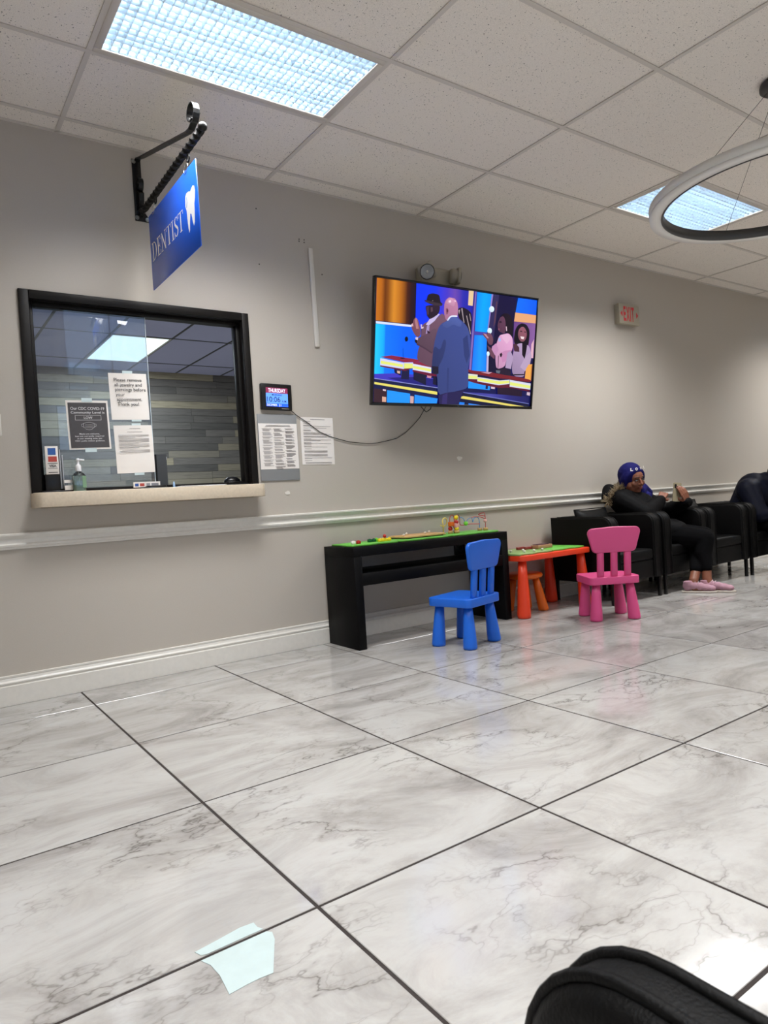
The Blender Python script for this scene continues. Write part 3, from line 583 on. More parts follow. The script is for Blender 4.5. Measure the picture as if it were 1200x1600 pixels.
# office shell
OH, OY = 2.72, 4.8
def slab(name, x0, y0, z0, x1, y1, z1, mat):
    t = B(); t.box(x0, y0, z0, x1, y1, z1); return tag(obj(name, t, mat), kind='structure')
slab('floor_office', -.5, .14, -.1, 5, OY + .1, 0, 'whitepaint'); slab('wall_office_left', -.6, .14, 0, -.5, OY + .1, OH + .1, 'wall'); slab('wall_office_right', 5, .14, 0, 5.1, OY + .1, OH + .1, 'wall')
woff = slab('wall_office', -.5, OY + .02, 0, 5, OY + .14, OH + .1, 'dark_void')
ph = .0915; row = 0; z = .62
while z < OH - .01:
    x = .2 + rnd.uniform(-1, 0)
    while x < 4.4:
        ln = rnd.choice((.45, .6, .75, .95, 1.2)) * rnd.uniform(.9, 1.1); x1 = min(x + ln, 4.6)
        dp = rnd.uniform(0, .008); t = B(); w = x1 - x - .003; hh = min(ph - .003, OH - z - .002)
        t.box(-w / 2, -.014 - dp, -hh / 2, w / 2, .0, hh / 2); o = obj('plank', t, 'woodp', woff); o.location = ((x + x1) / 2, OY + .02, z + ph / 2); x = x1
    z += ph
oc = slab('ceiling_office', -.5, .14, OH + .02, 5, OY + .1, OH + .1, 'officeceil')
OXS = [1.815 - .6096 * 3 + .6096 * k for k in range(8)]
gx = [-.5] + [1.8 + .6096 * k for k in range(-3, 6)] + [5]; gy = [.14] + [3.06 + 1.2192 * k for k in range(-2, 2)] + [OY + .02]
for xa, xb in zip(gx, gx[1:]):
    for ya, yb in zip(gy, gy[1:]):
        if abs(xa - 1.8) < .01 and abs(ya - 3.06) < .01: continue
        t = B(); w, d = xb - xa - .01, yb - ya - .01; t.box(-w / 2, -d / 2, .002, w / 2, d / 2, .015); o = obj('ceiling_tile', t, 'officeceil', oc); o.location = ((xa + xb) / 2, (ya + yb) / 2, OH)
for x in gx[1:-1]:
    t = B(); t.box(x - .012, .14, OH - .001, x + .012, OY + .02, OH + .002); obj('main_tee', t, 'grey', oc)
for y in gy[1:-1]:
    t = B(); t.box(-.5, y - .012, OH - .0015, 5, y + .012, OH + .0015); obj('cross_tee', t, 'grey', oc)
ol = thing('panel_light', 'bright flat panel light in the office ceiling behind the reception glass', 'light', (1.8 + .3048, 3.06 + .6096, OH))
t = B()
for (x0, y0, x1, y1) in ((-.3, -.605, .3, -.585), (-.3, .585, .3, .605), (-.3, -.585, -.28, .585), (.28, -.585, .3, .585)): t.box(x0, y0, -.006, x1, y1, .01)
obj('frame', t, 'tee', ol); t = B(); t.box(-.28, -.585, -.003, .28, .585, .008); obj('diffuser', t, 'led', ol)
ld = bpy.data.lights.new('panel_lamp', 'AREA'); ld.shape = 'RECTANGLE'; ld.size = .56; ld.size_y = 1.17; ld.energy = 55; ld.color = (.9, .95, 1); ld.color = (.78, .9, 1)
lo = bpy.data.objects.new('panel_lamp', ld); COL.objects.link(lo); lo.parent = ol; lo.location = (0, 0, -.008)
# ------------------------------------------------------------------ notices on the glass and things on the counter
def sheet(name, label, cat, x0, z0, x1, z1, y, mat, curl=.002, group=None, tapes=(), rot=0):
    """paper on a wall or glass, root at its centre; slightly bowed"""
    cxm, czm = (x0 + x1) / 2, (z0 + z1) / 2; r = thing(name, label, cat, (cxm, y, czm), 0, group); r.rotation_euler = (0, rot, 0)
    w, h = x1 - x0, z1 - z0; t = B(); n = 6; vs = []
    for k in range(n + 1):
        for l in range(n + 1):
            u, v = k / n - .5, l / n - .5
            vs.append((u * w, -.0006 - curl * max(0, sin(3 * u + 5 * v * v)), v * h))
    fs = [(a * (n + 1) + c, (a + 1) * (n + 1) + c, (a + 1) * (n + 1) + c + 1, a * (n + 1) + c + 1) for a in range(n) for c in range(n)]
    m = len(vs); vs += [(x, 0, z) for x, _, z in vs]
    t._add(vs, fs + [tuple(m + q for q in f[::-1]) for f in fs], True); t.keep = True
    obj('sheet', t, mat, r)
    for (u, v, tw, th) in tapes:
        t = B(); t.box(u - tw / 2, -.0035, v - th / 2, u + tw / 2, -.0028, v + th / 2); obj('tape_piece', t, 'tape', r)
    return r
YG = .0565
s = sheet('posted_notice', 'dark grey mask notice with white border taped to the reception glass', 'notice', .772, 1.307, .991, 1.577, YG, 'paper', .001, 'papers taped to the reception glass', [(0, .137, .055, .022), (0, -.139, .06, .022)], R(-1))
t = B(); t.box(-.1, -.0026, -.126, .1, -.0022, .122); obj('printed_panel', t, 'charcoal', s)
t = B(); P_ = WALL(0, 0, -.003)
for q, (txt, v, h, w) in enumerate((('Our CDC COVID-19', .082, .0165, .176), ('Community Level is', .058, .0165, .176), ('LOW', .032, .0145, .045))): text_into(t, txt, P_ @ Matrix.Translation((0, v, 0)), w, h, .012, 'C')
for q, (txt, v, w) in enumerate((('Masks are welcome,', -.055, .105), ('but not currently required', -.068, .15), ('in our waiting area, per', -.081, .13), ('CDC public indoor guidance.', -.094, .155))): text_into(t, txt, P_ @ Matrix.Translation((0, v, 0)), w, .0095, .01, 'C')
for (x0, z0, x1, z1) in ((-.068, .026, .068, .0275), (-.068, .0515, .068, .053), (-.068, .026, -.0665, .053), (.0665, .026, .068, .053)): t.box(x0, -.0031, z0, x1, -.0029, z1)
mk = [(-.028, .008), (-.014, .012), (0, .014), (.014, .012), (.028, .008), (.027, -.012), (.015, -.024), (0, -.028), (-.015, -.024), (-.027, -.012)]
t.tube([(x, -.003, z) for x, z in mk], .0008, 5, True)
for zz in (.002, -.006, -.014): t.tube([(-.02, -.003, zz + .001), (0, -.003, zz - .002), (.02, -.003, zz + .001)], .0006, 5)
for sx in (-1, 1): t.tube([(sx * .028, -.003, .006), (sx * .038, -.003, .004), (sx * .037, -.003, -.008), (sx * .027, -.003, -.013)], .0008, 5)
obj('lettering', t, M('notice_white', 'dcdadd', .7), s)
s = sheet('posted_sheet', 'white sheet asking to remove jewelry, taped to the reception glass', 'notice', 1.004, 1.474, 1.214, 1.738, YG, 'paper', .004, 'papers taped to the reception glass', [(0, .136, .055, .02), (.03, -.135, .055, .014)], R(-1))
t = B()
for k, (txt, u) in enumerate((('Please remove', -.078), ('all jewelry and', -.077), ('piercings before', -.075), ('your', -.074), ('appointment.', -.070), ('Thank you!', -.068))):
    h = .0185; text_into(t, txt, WALL(u, .085 - .0275 * k, -.0062), None, None, .006, 'L', .0265)
obj('lettering', t, 'blackink', s)
s = sheet('posted_letter', 'white typed letter, lowest sheet taped to the reception glass', 'notice', 1.014, 1.170, 1.226, 1.442, YG, 'paper', .004, 'papers taped to the reception glass', [(.02, .139, .05, .016), (.015, -.139, .055, .02)], R(-1))
t = B(); rows = [(-.02, .04, .118, .0022), (-.035, .05, .098, .0022)]
for k, v in enumerate((.08, .074, .068, .06, .054, .048, .042, .034, .028, .02, .014, .008, -.006, -.012, -.018)): rows.append((-.085 if k not in (12,) else -.07, .085 if k not in (2, 7, 11) else rnd.uniform(-.03, .03), v, .0022))
quad_rows(t, rows, WALL(0, 0, -.0058)); obj('printed_lines', t, 'ink', s)
CT = 1.072
# payment card display stand
s = thing('payment_sign_stand', 'black stand holding a white payment card sign at the left end of the counter', 'sign', (.672, .005, CT))
t = B(); t.box(-.058, -.035, 0, .075, .035, .012, bev=.003); t.box(-.04, -.02, .012, .035, .028, .1, bev=.004); obj('stand', t, 'plasticblack', s)
t = B(); t.box(-.033, -.026, .098, .030, -.02, .246, bev=.001); obj('sign_card', t, 'paper', s)
t = B(); t.box(-.02, -.0272, .2, .018, -.0262, .236); obj('blue_emblem', t, M('emblem_blue', '3560a8', .5), s, 'blue square card emblem')
t = B(); t.box(-.02, -.0272, .164, .022, -.0262, .192); obj('red_emblem', t, M('emblem_red', 'b8493f', .5), s, 'red card emblem')
t = B(); text_into(t, 'VISA', WALL(0, .136, -.0272), .036, .012, .03, 'C'); quad_rows(t, [(-.024, .024, .155, .003), (-.024, .024, .13, .002), (-.022, .022, .108, .003)], WALL(0, 0, -.0272)); obj('lettering', t, 'blackink', s)
t = B(); t.box(.036, -.012, .02, .042, .012, .23, bev=.001); t.box(.048, -.012, .02, .054, .012, .2, bev=.001); obj('brochures', t, M('brochure', 'a8aab0', .5), s)
t = B(); t.box(.05, -.036, .012, .09, -.03, .036); t.box(.05, -.03, .05, .09, -.026, .066); obj('price_tag', t, 'paper', s)
# hand sanitiser
s = thing('hand_sanitizer', 'clear pump bottle of hand sanitizer at the front of the counter ledge', 'bottle', (.792, -.045, CT))
t = B(); t.prism(rrect(.066, .044, .016), 0, .088, bev=.003); t.lathe([(.03, .086), (.026, .096), (.014, .104), (.012, .112)], seg=20); obj('bottle_body', t, 'clearplastic', s)
t = B(); t.prism(rrect(.058, .036, .012), .003, .036); obj('gel', t, 'gel', s)
t = B(); t.box(.012, -.0232, .02, .031, -.0222, .082); obj('bottle_label', t, M('green_label', '7fa382', .5), s)
t = B(); t.lathe([(.0135, .108), (.0145, .11), (.0145, .135), (.012, .142), (.006, .146), (.0055, .165), (.009, .167), (.009, .175), (.004, .178)], seg=18); t.cone((0, 0, .171), (.03, -.01, .168), .0055, .0035, 8); t.cone((0, 0, .004), (0, 0, .11), .0025, seg=8); obj('pump', t, 'signwhite', s)
# right half of the counter
s = thing('card_reader_strip', 'small white strip of card emblems on a flat black tray on the counter', 'sign', (1.175, .0, CT))
t = B(); t.box(-.045, -.06, 0, .085, .03, .008, bev=.003); t.prism(rrect(.11, .07, .02), .008, .018, Matrix.Translation((.03, -.02, 0)), bev=.003); obj('tray', t, 'plasticblack', s)
t = B(); t.box(-.09, .0, .012, .06, .004, .042); obj('strip', t, 'paper', s)
for k, (cl, u0, u1) in enumerate((('2f57a0', -.082, -.062), ('b8493f', -.055, -.03), ('9a9aa0', -.018, .002), ('8c8c92', .01, .05))):
    t = B(); t.box(u0, -.0012, .018, u1, -.0002, .034); obj('emblem', t, M('emblem_%d' % k, cl, .5), s)
s = thing('folder_holder', 'grey upright file holder on the counter behind the open window half', 'holder', (1.29, .18, CT))
t = B(); t.prism([(-.03, -.06), (.03, -.06), (.03, .06), (-.03, .06)], 0, .21, bev=.003, seg=1, smooth=False); obj('holder_body', t, M('grey_felt', '3e4145', .7), s)
t = B(); t.ball((.034, -.03, .185), .016, (.35, 1, 1)); obj('knob', t, 'signwhite', s)
s = thing('paper_stack', 'white papers lying in the open half of the reception window', 'papers', (1.47, .02, CT))
for k in range(4):
    t = B(); t.box(-.14, -.06, .0, .14, .1, .0022); o = obj('sheet', t, 'signwhite', s); o.location = (rnd.uniform(-.01, .01), rnd.uniform(-.01, .01), .0023 * k); o.rotation_euler = (0, 0, rnd.uniform(-.12, .12))
s = thing('blue_cap_pen', 'blue pen cap standing by the white papers on the counter', 'pen', (1.305, -.03, CT))
t = B(); t.lathe([(.006, 0), (.007, .004), (.006, .02), (.003, .036)], seg=10); t.box(.004, -.003, 0, .016, .003, .006, bev=.001); obj('pen_cap', t, M('pale_blue_plastic', '9fc0e8', .4), s)
s = thing('black_tray', 'flat black clipboard tray at the right end of the counter', 'tray', (1.70, .05, CT))
t = B(); t.box(-.08, -.03, 0, .09, .14, .012, bev=.004); t.box(-.02, .03, .012, .08, .12, .03, bev=.006); obj('tray_body', t, 'plasticblack', s); t = B(); t.ball((.03, .08, .03), .045, (1.2, .8, .7)); obj('device', t, 'plasticblack', s)
# ------------------------------------------------------------------ things on the long wall
s = thing('wall_clock', 'small black digital day clock on the wall beside the reception window', 'clock', (2.0, 0, 1.622))
Mr = Matrix.Rotation(R(1.2), 4, 'Y')
t = B(); t.box(-.107, -.03, -.083, .107, 0, .083, Mr, bev=.006); obj('case', t, 'plasticblack', s)
t = B(); t.box(-.076, -.0315, .022, .076, -.0302, .057, Mr); obj('day_band', t, 'redscreen', s); t = B(); t.box(-.076, -.0315, -.042, .076, -.0302, .022, Mr); obj('time_screen', t, 'bluescreen', s); t = B(); t.box(-.076, -.0315, -.062, .076, -.0302, -.042, Mr); obj('date_band', t, 'bluedeep', s)
t = B(); text_into(t, 'THURSDAY', Mr @ WALL(0, .027, -.0322), .12, .025, .01, 'C'); obj('day_lettering', t, 'screenwhite', s); t = B(); text_into(t, 'DECEMBER', Mr @ WALL(-.072, -.059, -.0322), .07, .013); text_into(t, '21', Mr @ WALL(.012, -.059, -.0322), .015, .013); obj('date_lettering', t, 'screenwhite', s)
t = B(); text_into(t, 'MORNING', Mr @ WALL(0, .006, -.0322), .07, .011, .012, 'C'); text_into(t, '10:06', Mr @ WALL(-.07, -.034, -.0322), .092, .034, .004); text_into(t, 'A.M.', Mr @ WALL(.032, -.034, -.0322), .036, .013, .01); obj('dark_lettering', t, 'screendark', s)
t = B(); quad_rows(t, [(.03, .08, -.0735, .004)], Mr @ WALL(0, 0, -.0305)); obj('maker_mark', t, 'ink', s)
s = thing('notice_board', 'grey rectangular board on the wall below the digital clock', 'board', (2.003, 0, 1.31))
t = B(); t.box(-.138, -.008, -.218, .138, 0, .205, bev=.002); obj('panel', t, 'greyboard', s)
s = sheet('posted_document', 'white three-column document fixed to the grey board', 'notice', 1.868, 1.165, 2.138, 1.455, -.0085, 'paper', .001)
t = B(); rows = [(-.085, .085, .132, .003), (-.09, .09, .126, .0022)]
for c0, c1 in ((-.115, -.04), (-.036, .04), (.044, .118)):
    v = .112
    while v > -.13:
        for k in range(rnd.randint(2, 6)):
            rows.append((c0 + (.006 if k else 0), c1 - rnd.uniform(0, .03), v, .0021)); v -= .0042
        v -= .007
quad_rows(t, rows, WALL(0, 0, -.0028)); obj('printed_lines', t, 'ink', s)
s = sheet('posted_page', 'white typed page on the bare wall, crossed by the thin cord', 'notice', 2.17, 1.188, 2.416, 1.5, -.001, 'paper', .001, None, (), R(.7))
t = B(); rows = [(-.05, .06, .142, .003)]; v = .128
while v > -.145:
    n = rnd.randint(1, 3); ind = rnd.choice((0, 0, .005))
    for k in range(n):
        rows.append((-.105 + ind, rnd.choice((-.05, .02, .07, .1, .103)), v, .0022)); v -= .0055
    v -= .007
quad_rows(t, rows, WALL(0, 0, -.0028)); obj('printed_lines', t, 'ink', s)
s = thing('cable_cover', 'white vertical cable cover strip on the wall left of the television', 'strip', (2.329, 0, 2.294), 0); t = B(); t.box(-.0165, -.014, -.326, .0165, 0, .326, Matrix.Rotation(R(-.6), 4, 'Y'), bev=.003); obj('strip', t, 'outlet', s)
cord = [(2.101, -.012, 1.542), (2.15, -.008, 1.506), (2.209, -.008, 1.472), (2.31, -.008, 1.403), (2.38, -.007, 1.376), (2.456, -.008, 1.354), (2.54, -.007, 1.336), (2.609, -.008, 1.33), (2.69, -.007, 1.324), (2.77, -.008, 1.329), (2.86, -.007, 1.344), (2.939, -.008, 1.361), (3.02, -.008, 1.4), (3.091, -.01, 1.454), (3.15, -.02, 1.51), (3.2, -.05, 1.6), (3.21, -.12, 1.7)]
t = B(); t.tube(cord, .0026, 6); tag(obj('power_cord', t, 'plasticblack'), 'thin dark cord sagging along the wall from clock to television', 'cord')
t = B(); t.box(.34, -.03, 1.372, .4465, 0, 1.482, bev=.004); t = tag(obj('wall_switch_plate', t, 'outlet'), 'pale wall plate at the left edge, left of the window', 'switch')
for k, (x, z) in enumerate(((1.951, 2.463), (2.408, 2.46), (2.249, 2.669), (2.248, 2.656), (2.287, 2.671), (2.286, 2.654), (1.954, 2.813))):
    t = B(); t.cone((x, 0, z), (x, -.002, z), .0045, seg=8); obj('wall_plug', t, M('plug_dark', '55504a', .7) if k == 0 else bpy.data.materials['plug_dark'], wall_back)
for (x, z, lab, sc) in ((3.532, 1.21, 'white filler blotch on the wall under the television', 1), (2.046, 1.011, 'torn white scrap stuck to the wall above the chair rail', .75)):
    t = B(); n = 9; t.prism([(x + sc * rnd.uniform(.018, .034) * cos(2 * pi * k / n), z + sc * rnd.uniform(.012, .026) * sin(2 * pi * k / n)) for k in range(n)], 0, .0015, frame_m(Vector((0, 0, 0)), (1, 0, 0), (0, 0, 1), (0, -1, 0))); tag(obj('wall_patch', t, 'putty'), lab, 'patch')
# television
TVM = Matrix.Translation((0, 0, 0)) @ Matrix.Rotation(-.058, 4, 'Z') @ Matrix.Rotation(.168, 4, 'X')
s = thing('television', 'large flat television showing a game show, tilted forward on the wall', 'television', (3.329, -.308, 1.97)); s.rotation_euler = (TVM @ Matrix.Rotation(.003, 4, 'Y')).to_euler()
TW, TH = 1.45, 1.45 * .574
t = B()
for (x0, z0, x1, z1) in ((-TW / 2, -TH / 2, TW / 2, -TH / 2 + .02), (-TW / 2, TH / 2 - .012, TW / 2, TH / 2), (-TW / 2, -TH / 2 + .02, -TW / 2 + .011, TH / 2 - .012), (TW / 2 - .011, -TH / 2 + .02, TW / 2, TH / 2 - .012)): t.box(x0, -.006, z0, x1, .03, z1, bev=.002, seg=1)
obj('bezel', t, 'bezel', s)
t = B(); t.box(-TW / 2 + .01, .012, -TH / 2 + .015, TW / 2 - .01, .04, TH / 2 - .01); t.box(-.5, .04, -.35, .5, .075, .15, bev=.01); obj('back_cover', t, 'bezel', s)
pb = bmesh.new(); cl = pb.loops.layers.float_color.new('Col')
for k, ln in enumerate(TVPIC.strip().split('\n')):
    h, *ps = ln.split(); y = .009 - .00007 * k
    pts = [tuple(float(q) for q in p.split(',')) for p in ps]
    soft = len(pts) >= 7 and '-' not in h
    for _ in range(2 if soft and len(pts) < 14 else 1 if soft else 0):      # rounded outlines for organic shapes
        pts = [q for a_, c_ in zip(pts, pts[1:] + pts[:1]) for q in ((a_[0] * .8 + c_[0] * .2, a_[1] * .8 + c_[1] * .2), (a_[0] * .2 + c_[0] * .8, a_[1] * .2 + c_[1] * .8))]
    pts = [(max(-.7135, min(.7135, u)), max(-.396, min(.404, v))) for u, v in pts]
    try: fc = pb.faces.new([pb.verts.new((u, y, v)) for u, v in pts])
    except ValueError: continue
    cs = [lin(q) for q in h.split('-')]; u0, u1 = min(p[0] for p in pts), max(p[0] for p in pts); v0, v1 = min(p[1] for p in pts), max(p[1] for p in pts)
    for i, lp in enumerate(fc.loops):
        c_ = cs[0] if len(cs) == 1 else cs[0] if i in (0, 1) else cs[1]; g_ = 1
        if soft: g_ = .78 + .3 * (pts[i][1] - v0) / (v1 - v0 + 1e-6) + .16 * (pts[i][0] - u0) / (u1 - u0 + 1e-6)
        lp[cl] = (*[x * g_ for x in c_], 1)
bmesh.ops.triangulate(pb, faces=[f for f in pb.faces if len(f.verts) > 4]); me = bpy.data.meshes.new('screen'); pb.to_mesh(me); pb.free(); obj('screen', me, 'tvpic', s)
t = B(); text_into(t, 'TCL', WALL(0, -TH / 2 + .007, -.0066), .02, .006, 0, 'C'); obj('maker_mark', t, 'greyboard', s)
t = B(); t.box(-.04, .07, -.3, .04, .11, .12); t.box(-.03, .1, -.1, .03, .34, -.02, bev=.006); obj('wall_mount', t, 'legmetal', s)
t = B(); t.tube([(-.29, .05, -.38), (-.285, .05, -.42), (-.24, .05, -.455), (-.205, .05, -.435), (-.19, .05, -.38)], .0035, 6); obj('cable_loop', t, 'plasticblack', s)
# emergency light above the television
s = thing('emergency_light', 'beige twin-head emergency light on the wall above the television', 'light', (3.355, 0, 2.555))
t = B(); t.box(-.15, -.085, -.13, .15, 0, .06, bev=.012); obj('body', t, 'beige', s)
def em_head(M4):
    hd = B(); hd.prism(rrect(.12, .12, .018), 0, .022, bev=.004); hd.lathe([(.05, -.045), (.056, -.03), (.056, 0)], seg=20); hd.bm.transform(M4); h_ = obj('lamp_head', hd, 'beige', s)
    r_ = B(); r_.keep = True; n = 20; t_ = [[(rr * cos(2 * pi * i / n), rr * sin(2 * pi * i / n), zz) for i in range(n)] for rr, zz in ((.05, .0225), (.043, .0225), (.03, .0229), (.012, .0232))]
    vs = [p for q in t_ for p in q]; r_._add(vs, [(a * n + i, a * n + (i + 1) % n, (a + 1) * n + (i + 1) % n, (a + 1) * n + i) for a in range(3) for i in range(n)] + [tuple(3 * n + i for i in range(n))], True)
    r_.bm.transform(M4); obj('reflector', r_, 'chrome', h_)
    d_ = B(); d_.lathe([(.051, .0225), (.053, .025), (.051, .0275), (.047, .0255)], seg=20); d_.bm.transform(M4); 
    q_ = B(); q_.ball((0, 0, .024), .009, (1, 1, .6)); q_.bm.transform(M4); obj('bulb', q_, 'diffuser', h_)
    q_ = B(); q_.tube([(.052 * cos(2 * pi * i / 20), .052 * sin(2 * pi * i / 20), .0235) for i in range(20)], .0035, 6, True); q_.bm.transform(M4); obj('rim', q_, 'grey', h_)
n = Vector((-.42, -.78, -.35)).normalized(); u = Vector((.9, -.44, 0)).normalized(); v = n.cross(u)
em_head(Matrix.Translation((-.15, -.135, -.005)) @ frame_m(Vector((0, 0, 0)), u, v, n) @ Matrix.Rotation(R(24), 4, 'Z'))
n = Vector((.8, -.45, -.1)).normalized(); u = Vector((.4, .9, 0)).normalized(); v = n.cross(u)
em_head(Matrix.Translation((.14, -.125, .0)) @ frame_m(Vector((0, 0, 0)), u, v, n) @ Matrix.Rotation(R(10), 4, 'Z'))
# exit sign
s = thing('exit_sign', 'beige box exit sign with red letters high on the wall', 'sign', (5.69, 0, 2.515))
t = B(); t.box(-.145, -.025, -.088, .15, 0, .092, bev=.003); obj('back_box', t, 'beige', s); t = B(); t.box(-.15, -.062, -.092, .155, -.027, .094, bev=.005); obj('face', t, 'beige', s)
t = B()
for k, (ch, u, w) in enumerate((('E', -.088, .034), ('X', -.047, .05), ('I', .011, .012), ('T', .03, .042))): text_into(t, ch, WALL(u, -.065, -.0625), w, .135, .03)
for sx in (-1, 1): t._add([(sx * .105, -.0625, .03), (sx * .105, -.0625, -.03), (sx * .135, -.0625, 0)], [(0, 1, 2)])
obj('lettering', t, 'red', s)
# hanging blue sign on wrought bracket
s = thing('wall_bracket', 'black wrought iron sign bracket with twisted arm above the window', 'bracket', (1.225, 0, 2.6))
t = B(); Wp = frame_m(Vector((0, 0, 0)), (1, 0, 0), (0, 0, 1), (0, -1, 0)); t.prism([(-.03, 0), (.045, 0), (.05, .02), (.03, .05), (.02, .09), (.02, .35), (-.03, .35)], 0, .006, Wp, bev=.002); obj('back_plate', t, 'iron', s)
for (x, z) in ((-.02, .335), (-.02, .018), (.038, .014)):
    t = B(); t.cone((x, -.006, z), (x, -.011, z), .0125, .011, 12); t.cone((x, -.011, z), (x, -.014, z), .006, .004, 6); obj('screw', t, 'steel', s)
t = bmesh.new(); prev = None; n = 120
for k in range(n + 1):
    y = -.03 - .95 * k / n; a = 2 * pi * 5 * k / n * (1 if k > 6 else 0); ring = [t.verts.new((.0 + 0.02 * cos(a + q * pi / 2), y, .04 + .022 * k / n + 0.02 * sin(a + q * pi / 2))) for q in range(4)]
    if prev:
        for q in range(4): t.faces.new((prev[q], prev[(q + 1) % 4], ring[(q + 1) % 4], ring[q]))
    else: t.faces.new(ring)
    prev = ring
t.faces.new(prev); bb = B(); bb.merge(t); bb.box(-.012, -.05, .025, .012, -.005, .06); obj('twisted_arm', bb, 'iron', s)
t = B(); t.ball((0, -1.0, .065), .021); t.cone((0, -.975, .062), (0, -.985, .063), .012, seg=10); obj('finial_ball', t, 'iron', s)
def strap(pts, w, th, x=0):     # flat bar following a path in the yz plane
    b_ = B(); prev = None
    pts = [Vector((0, p[0], p[1])) for p in pts]
    for k, p in enumerate(pts):
        d = (pts[min(k + 1, len(pts) - 1)] - pts[max(k - 1, 0)]).normalized(); nn = Vector((0, -d.z, d.y)) * th / 2
        r_ = [b_.bm.verts.new(q) for q in (p + nn + Vector((x - w / 2, 0, 0)), p + nn + Vector((x + w / 2, 0, 0)), p - nn + Vector((x + w / 2, 0, 0)), p - nn + Vector((x - w / 2, 0, 0)))]
        if prev:
            for q in range(4): b_.bm.faces.new((prev[q], prev[(q + 1) % 4], r_[(q + 1) % 4], r_[q]))
        else: b_.bm.faces.new(r_)
        prev = r_
    b_.bm.faces.new(prev[::-1]); return b_
sc = [(-.006, .34), (-.03, .345), (-.06, .335), (-.1, .322)] + [(-.1 - .72 * k / 8, .322 - .20 * k / 8) for k in range(1, 9)] + [(-.86, .118), (-.9, .13)]
sc += [(-.905 + .042 * sin(a), .17 - .042 * cos(a)) for a in [R(q) for q in range(-20, -330, -24)]] 
sc2 = [(-.89 - .055 * cos(R(q)) * (1 - (q + 90) / 900), .175 + .055 * sin(R(q)) * (1 - (q + 90) / 900)) for q in range(-60, 320, 20)]
obj('scroll_strap', strap(sc[:-len([q for q in range(-20, -330, -24)])] + sc2, .03, .006), 'iron', s)
c_ = [(-.03 - .03 * cos(R(q)) * (1 - q / 700) - .0, .2 + .035 * sin(R(q)) * (1 - q / 700)) for q in range(-90, 330, 20)]
obj('small_scroll', strap([(-.02, .06), (-.05, .1), (-.055, .14)] + c_, .025, .006), 'iron', s)
for y in (-.283, -.796):
    t = B(); t.tube([(0, y + .016 * cos(2 * pi * k / 14), .012 + .018 * sin(2 * pi * k / 14)) for k in range(14)], .004, 6, True); obj('hook_loop', t, 'iron', s)
s = thing('hanging_sign', 'blue acrylic dentist sign with white tooth hanging from the black bracket', 'sign', (1.21, -.2, 2.55)); s.rotation_euler = (0, 0, .0)
SW, SH = .73, .40
t = B(); t.box(-.0025, -SW, -SH, .0025, 0, 0, bev=.001, seg=1); obj('panel', t, 'sign', s)
SM = frame_m(Vector((-.0031, 0, 0)), (0, -1, 0), (0, 0, 1), (-1, 0, 0))       # u away from the wall, v up
def pol(b_, pts, M4): b_._add([M4 @ Vector((u, v, 0)) for u, v in pts], [tuple(range(len(pts)))])
lt = B(); lh = .1; thn, thk = .006, .0135
def bar(u0, v0, u1, v1, w):     # horizontal-width stroke
    pol(lt, [(u0, v0), (u0 + w, v0), (u1 + w, v1), (u1, v1)], Lm)
def serif(u, v, w, up):
    pol(lt, [(u, v), (u + w, v), (u + w, v + up * .0045), (u, v + up * .0045)], Lm)
def arc(cx_, cy_, rx, ry, a0, a1, w0, w1, n=16):
    P1 = []; P2 = []
    for k in range(n + 1):
        a = R(a0 + (a1 - a0) * k / n); wx = w0 + (w1 - w0) * abs(cos(a))
        P1.append((cx_ + rx * cos(a), cy_ + ry * sin(a))); P2.append((cx_ + (rx - wx) * cos(a), cy_ + (ry - w0) * sin(a)))
    for k in range(n): pol(lt, [P1[k], P1[k + 1], P2[k + 1], P2[k]], Lm)
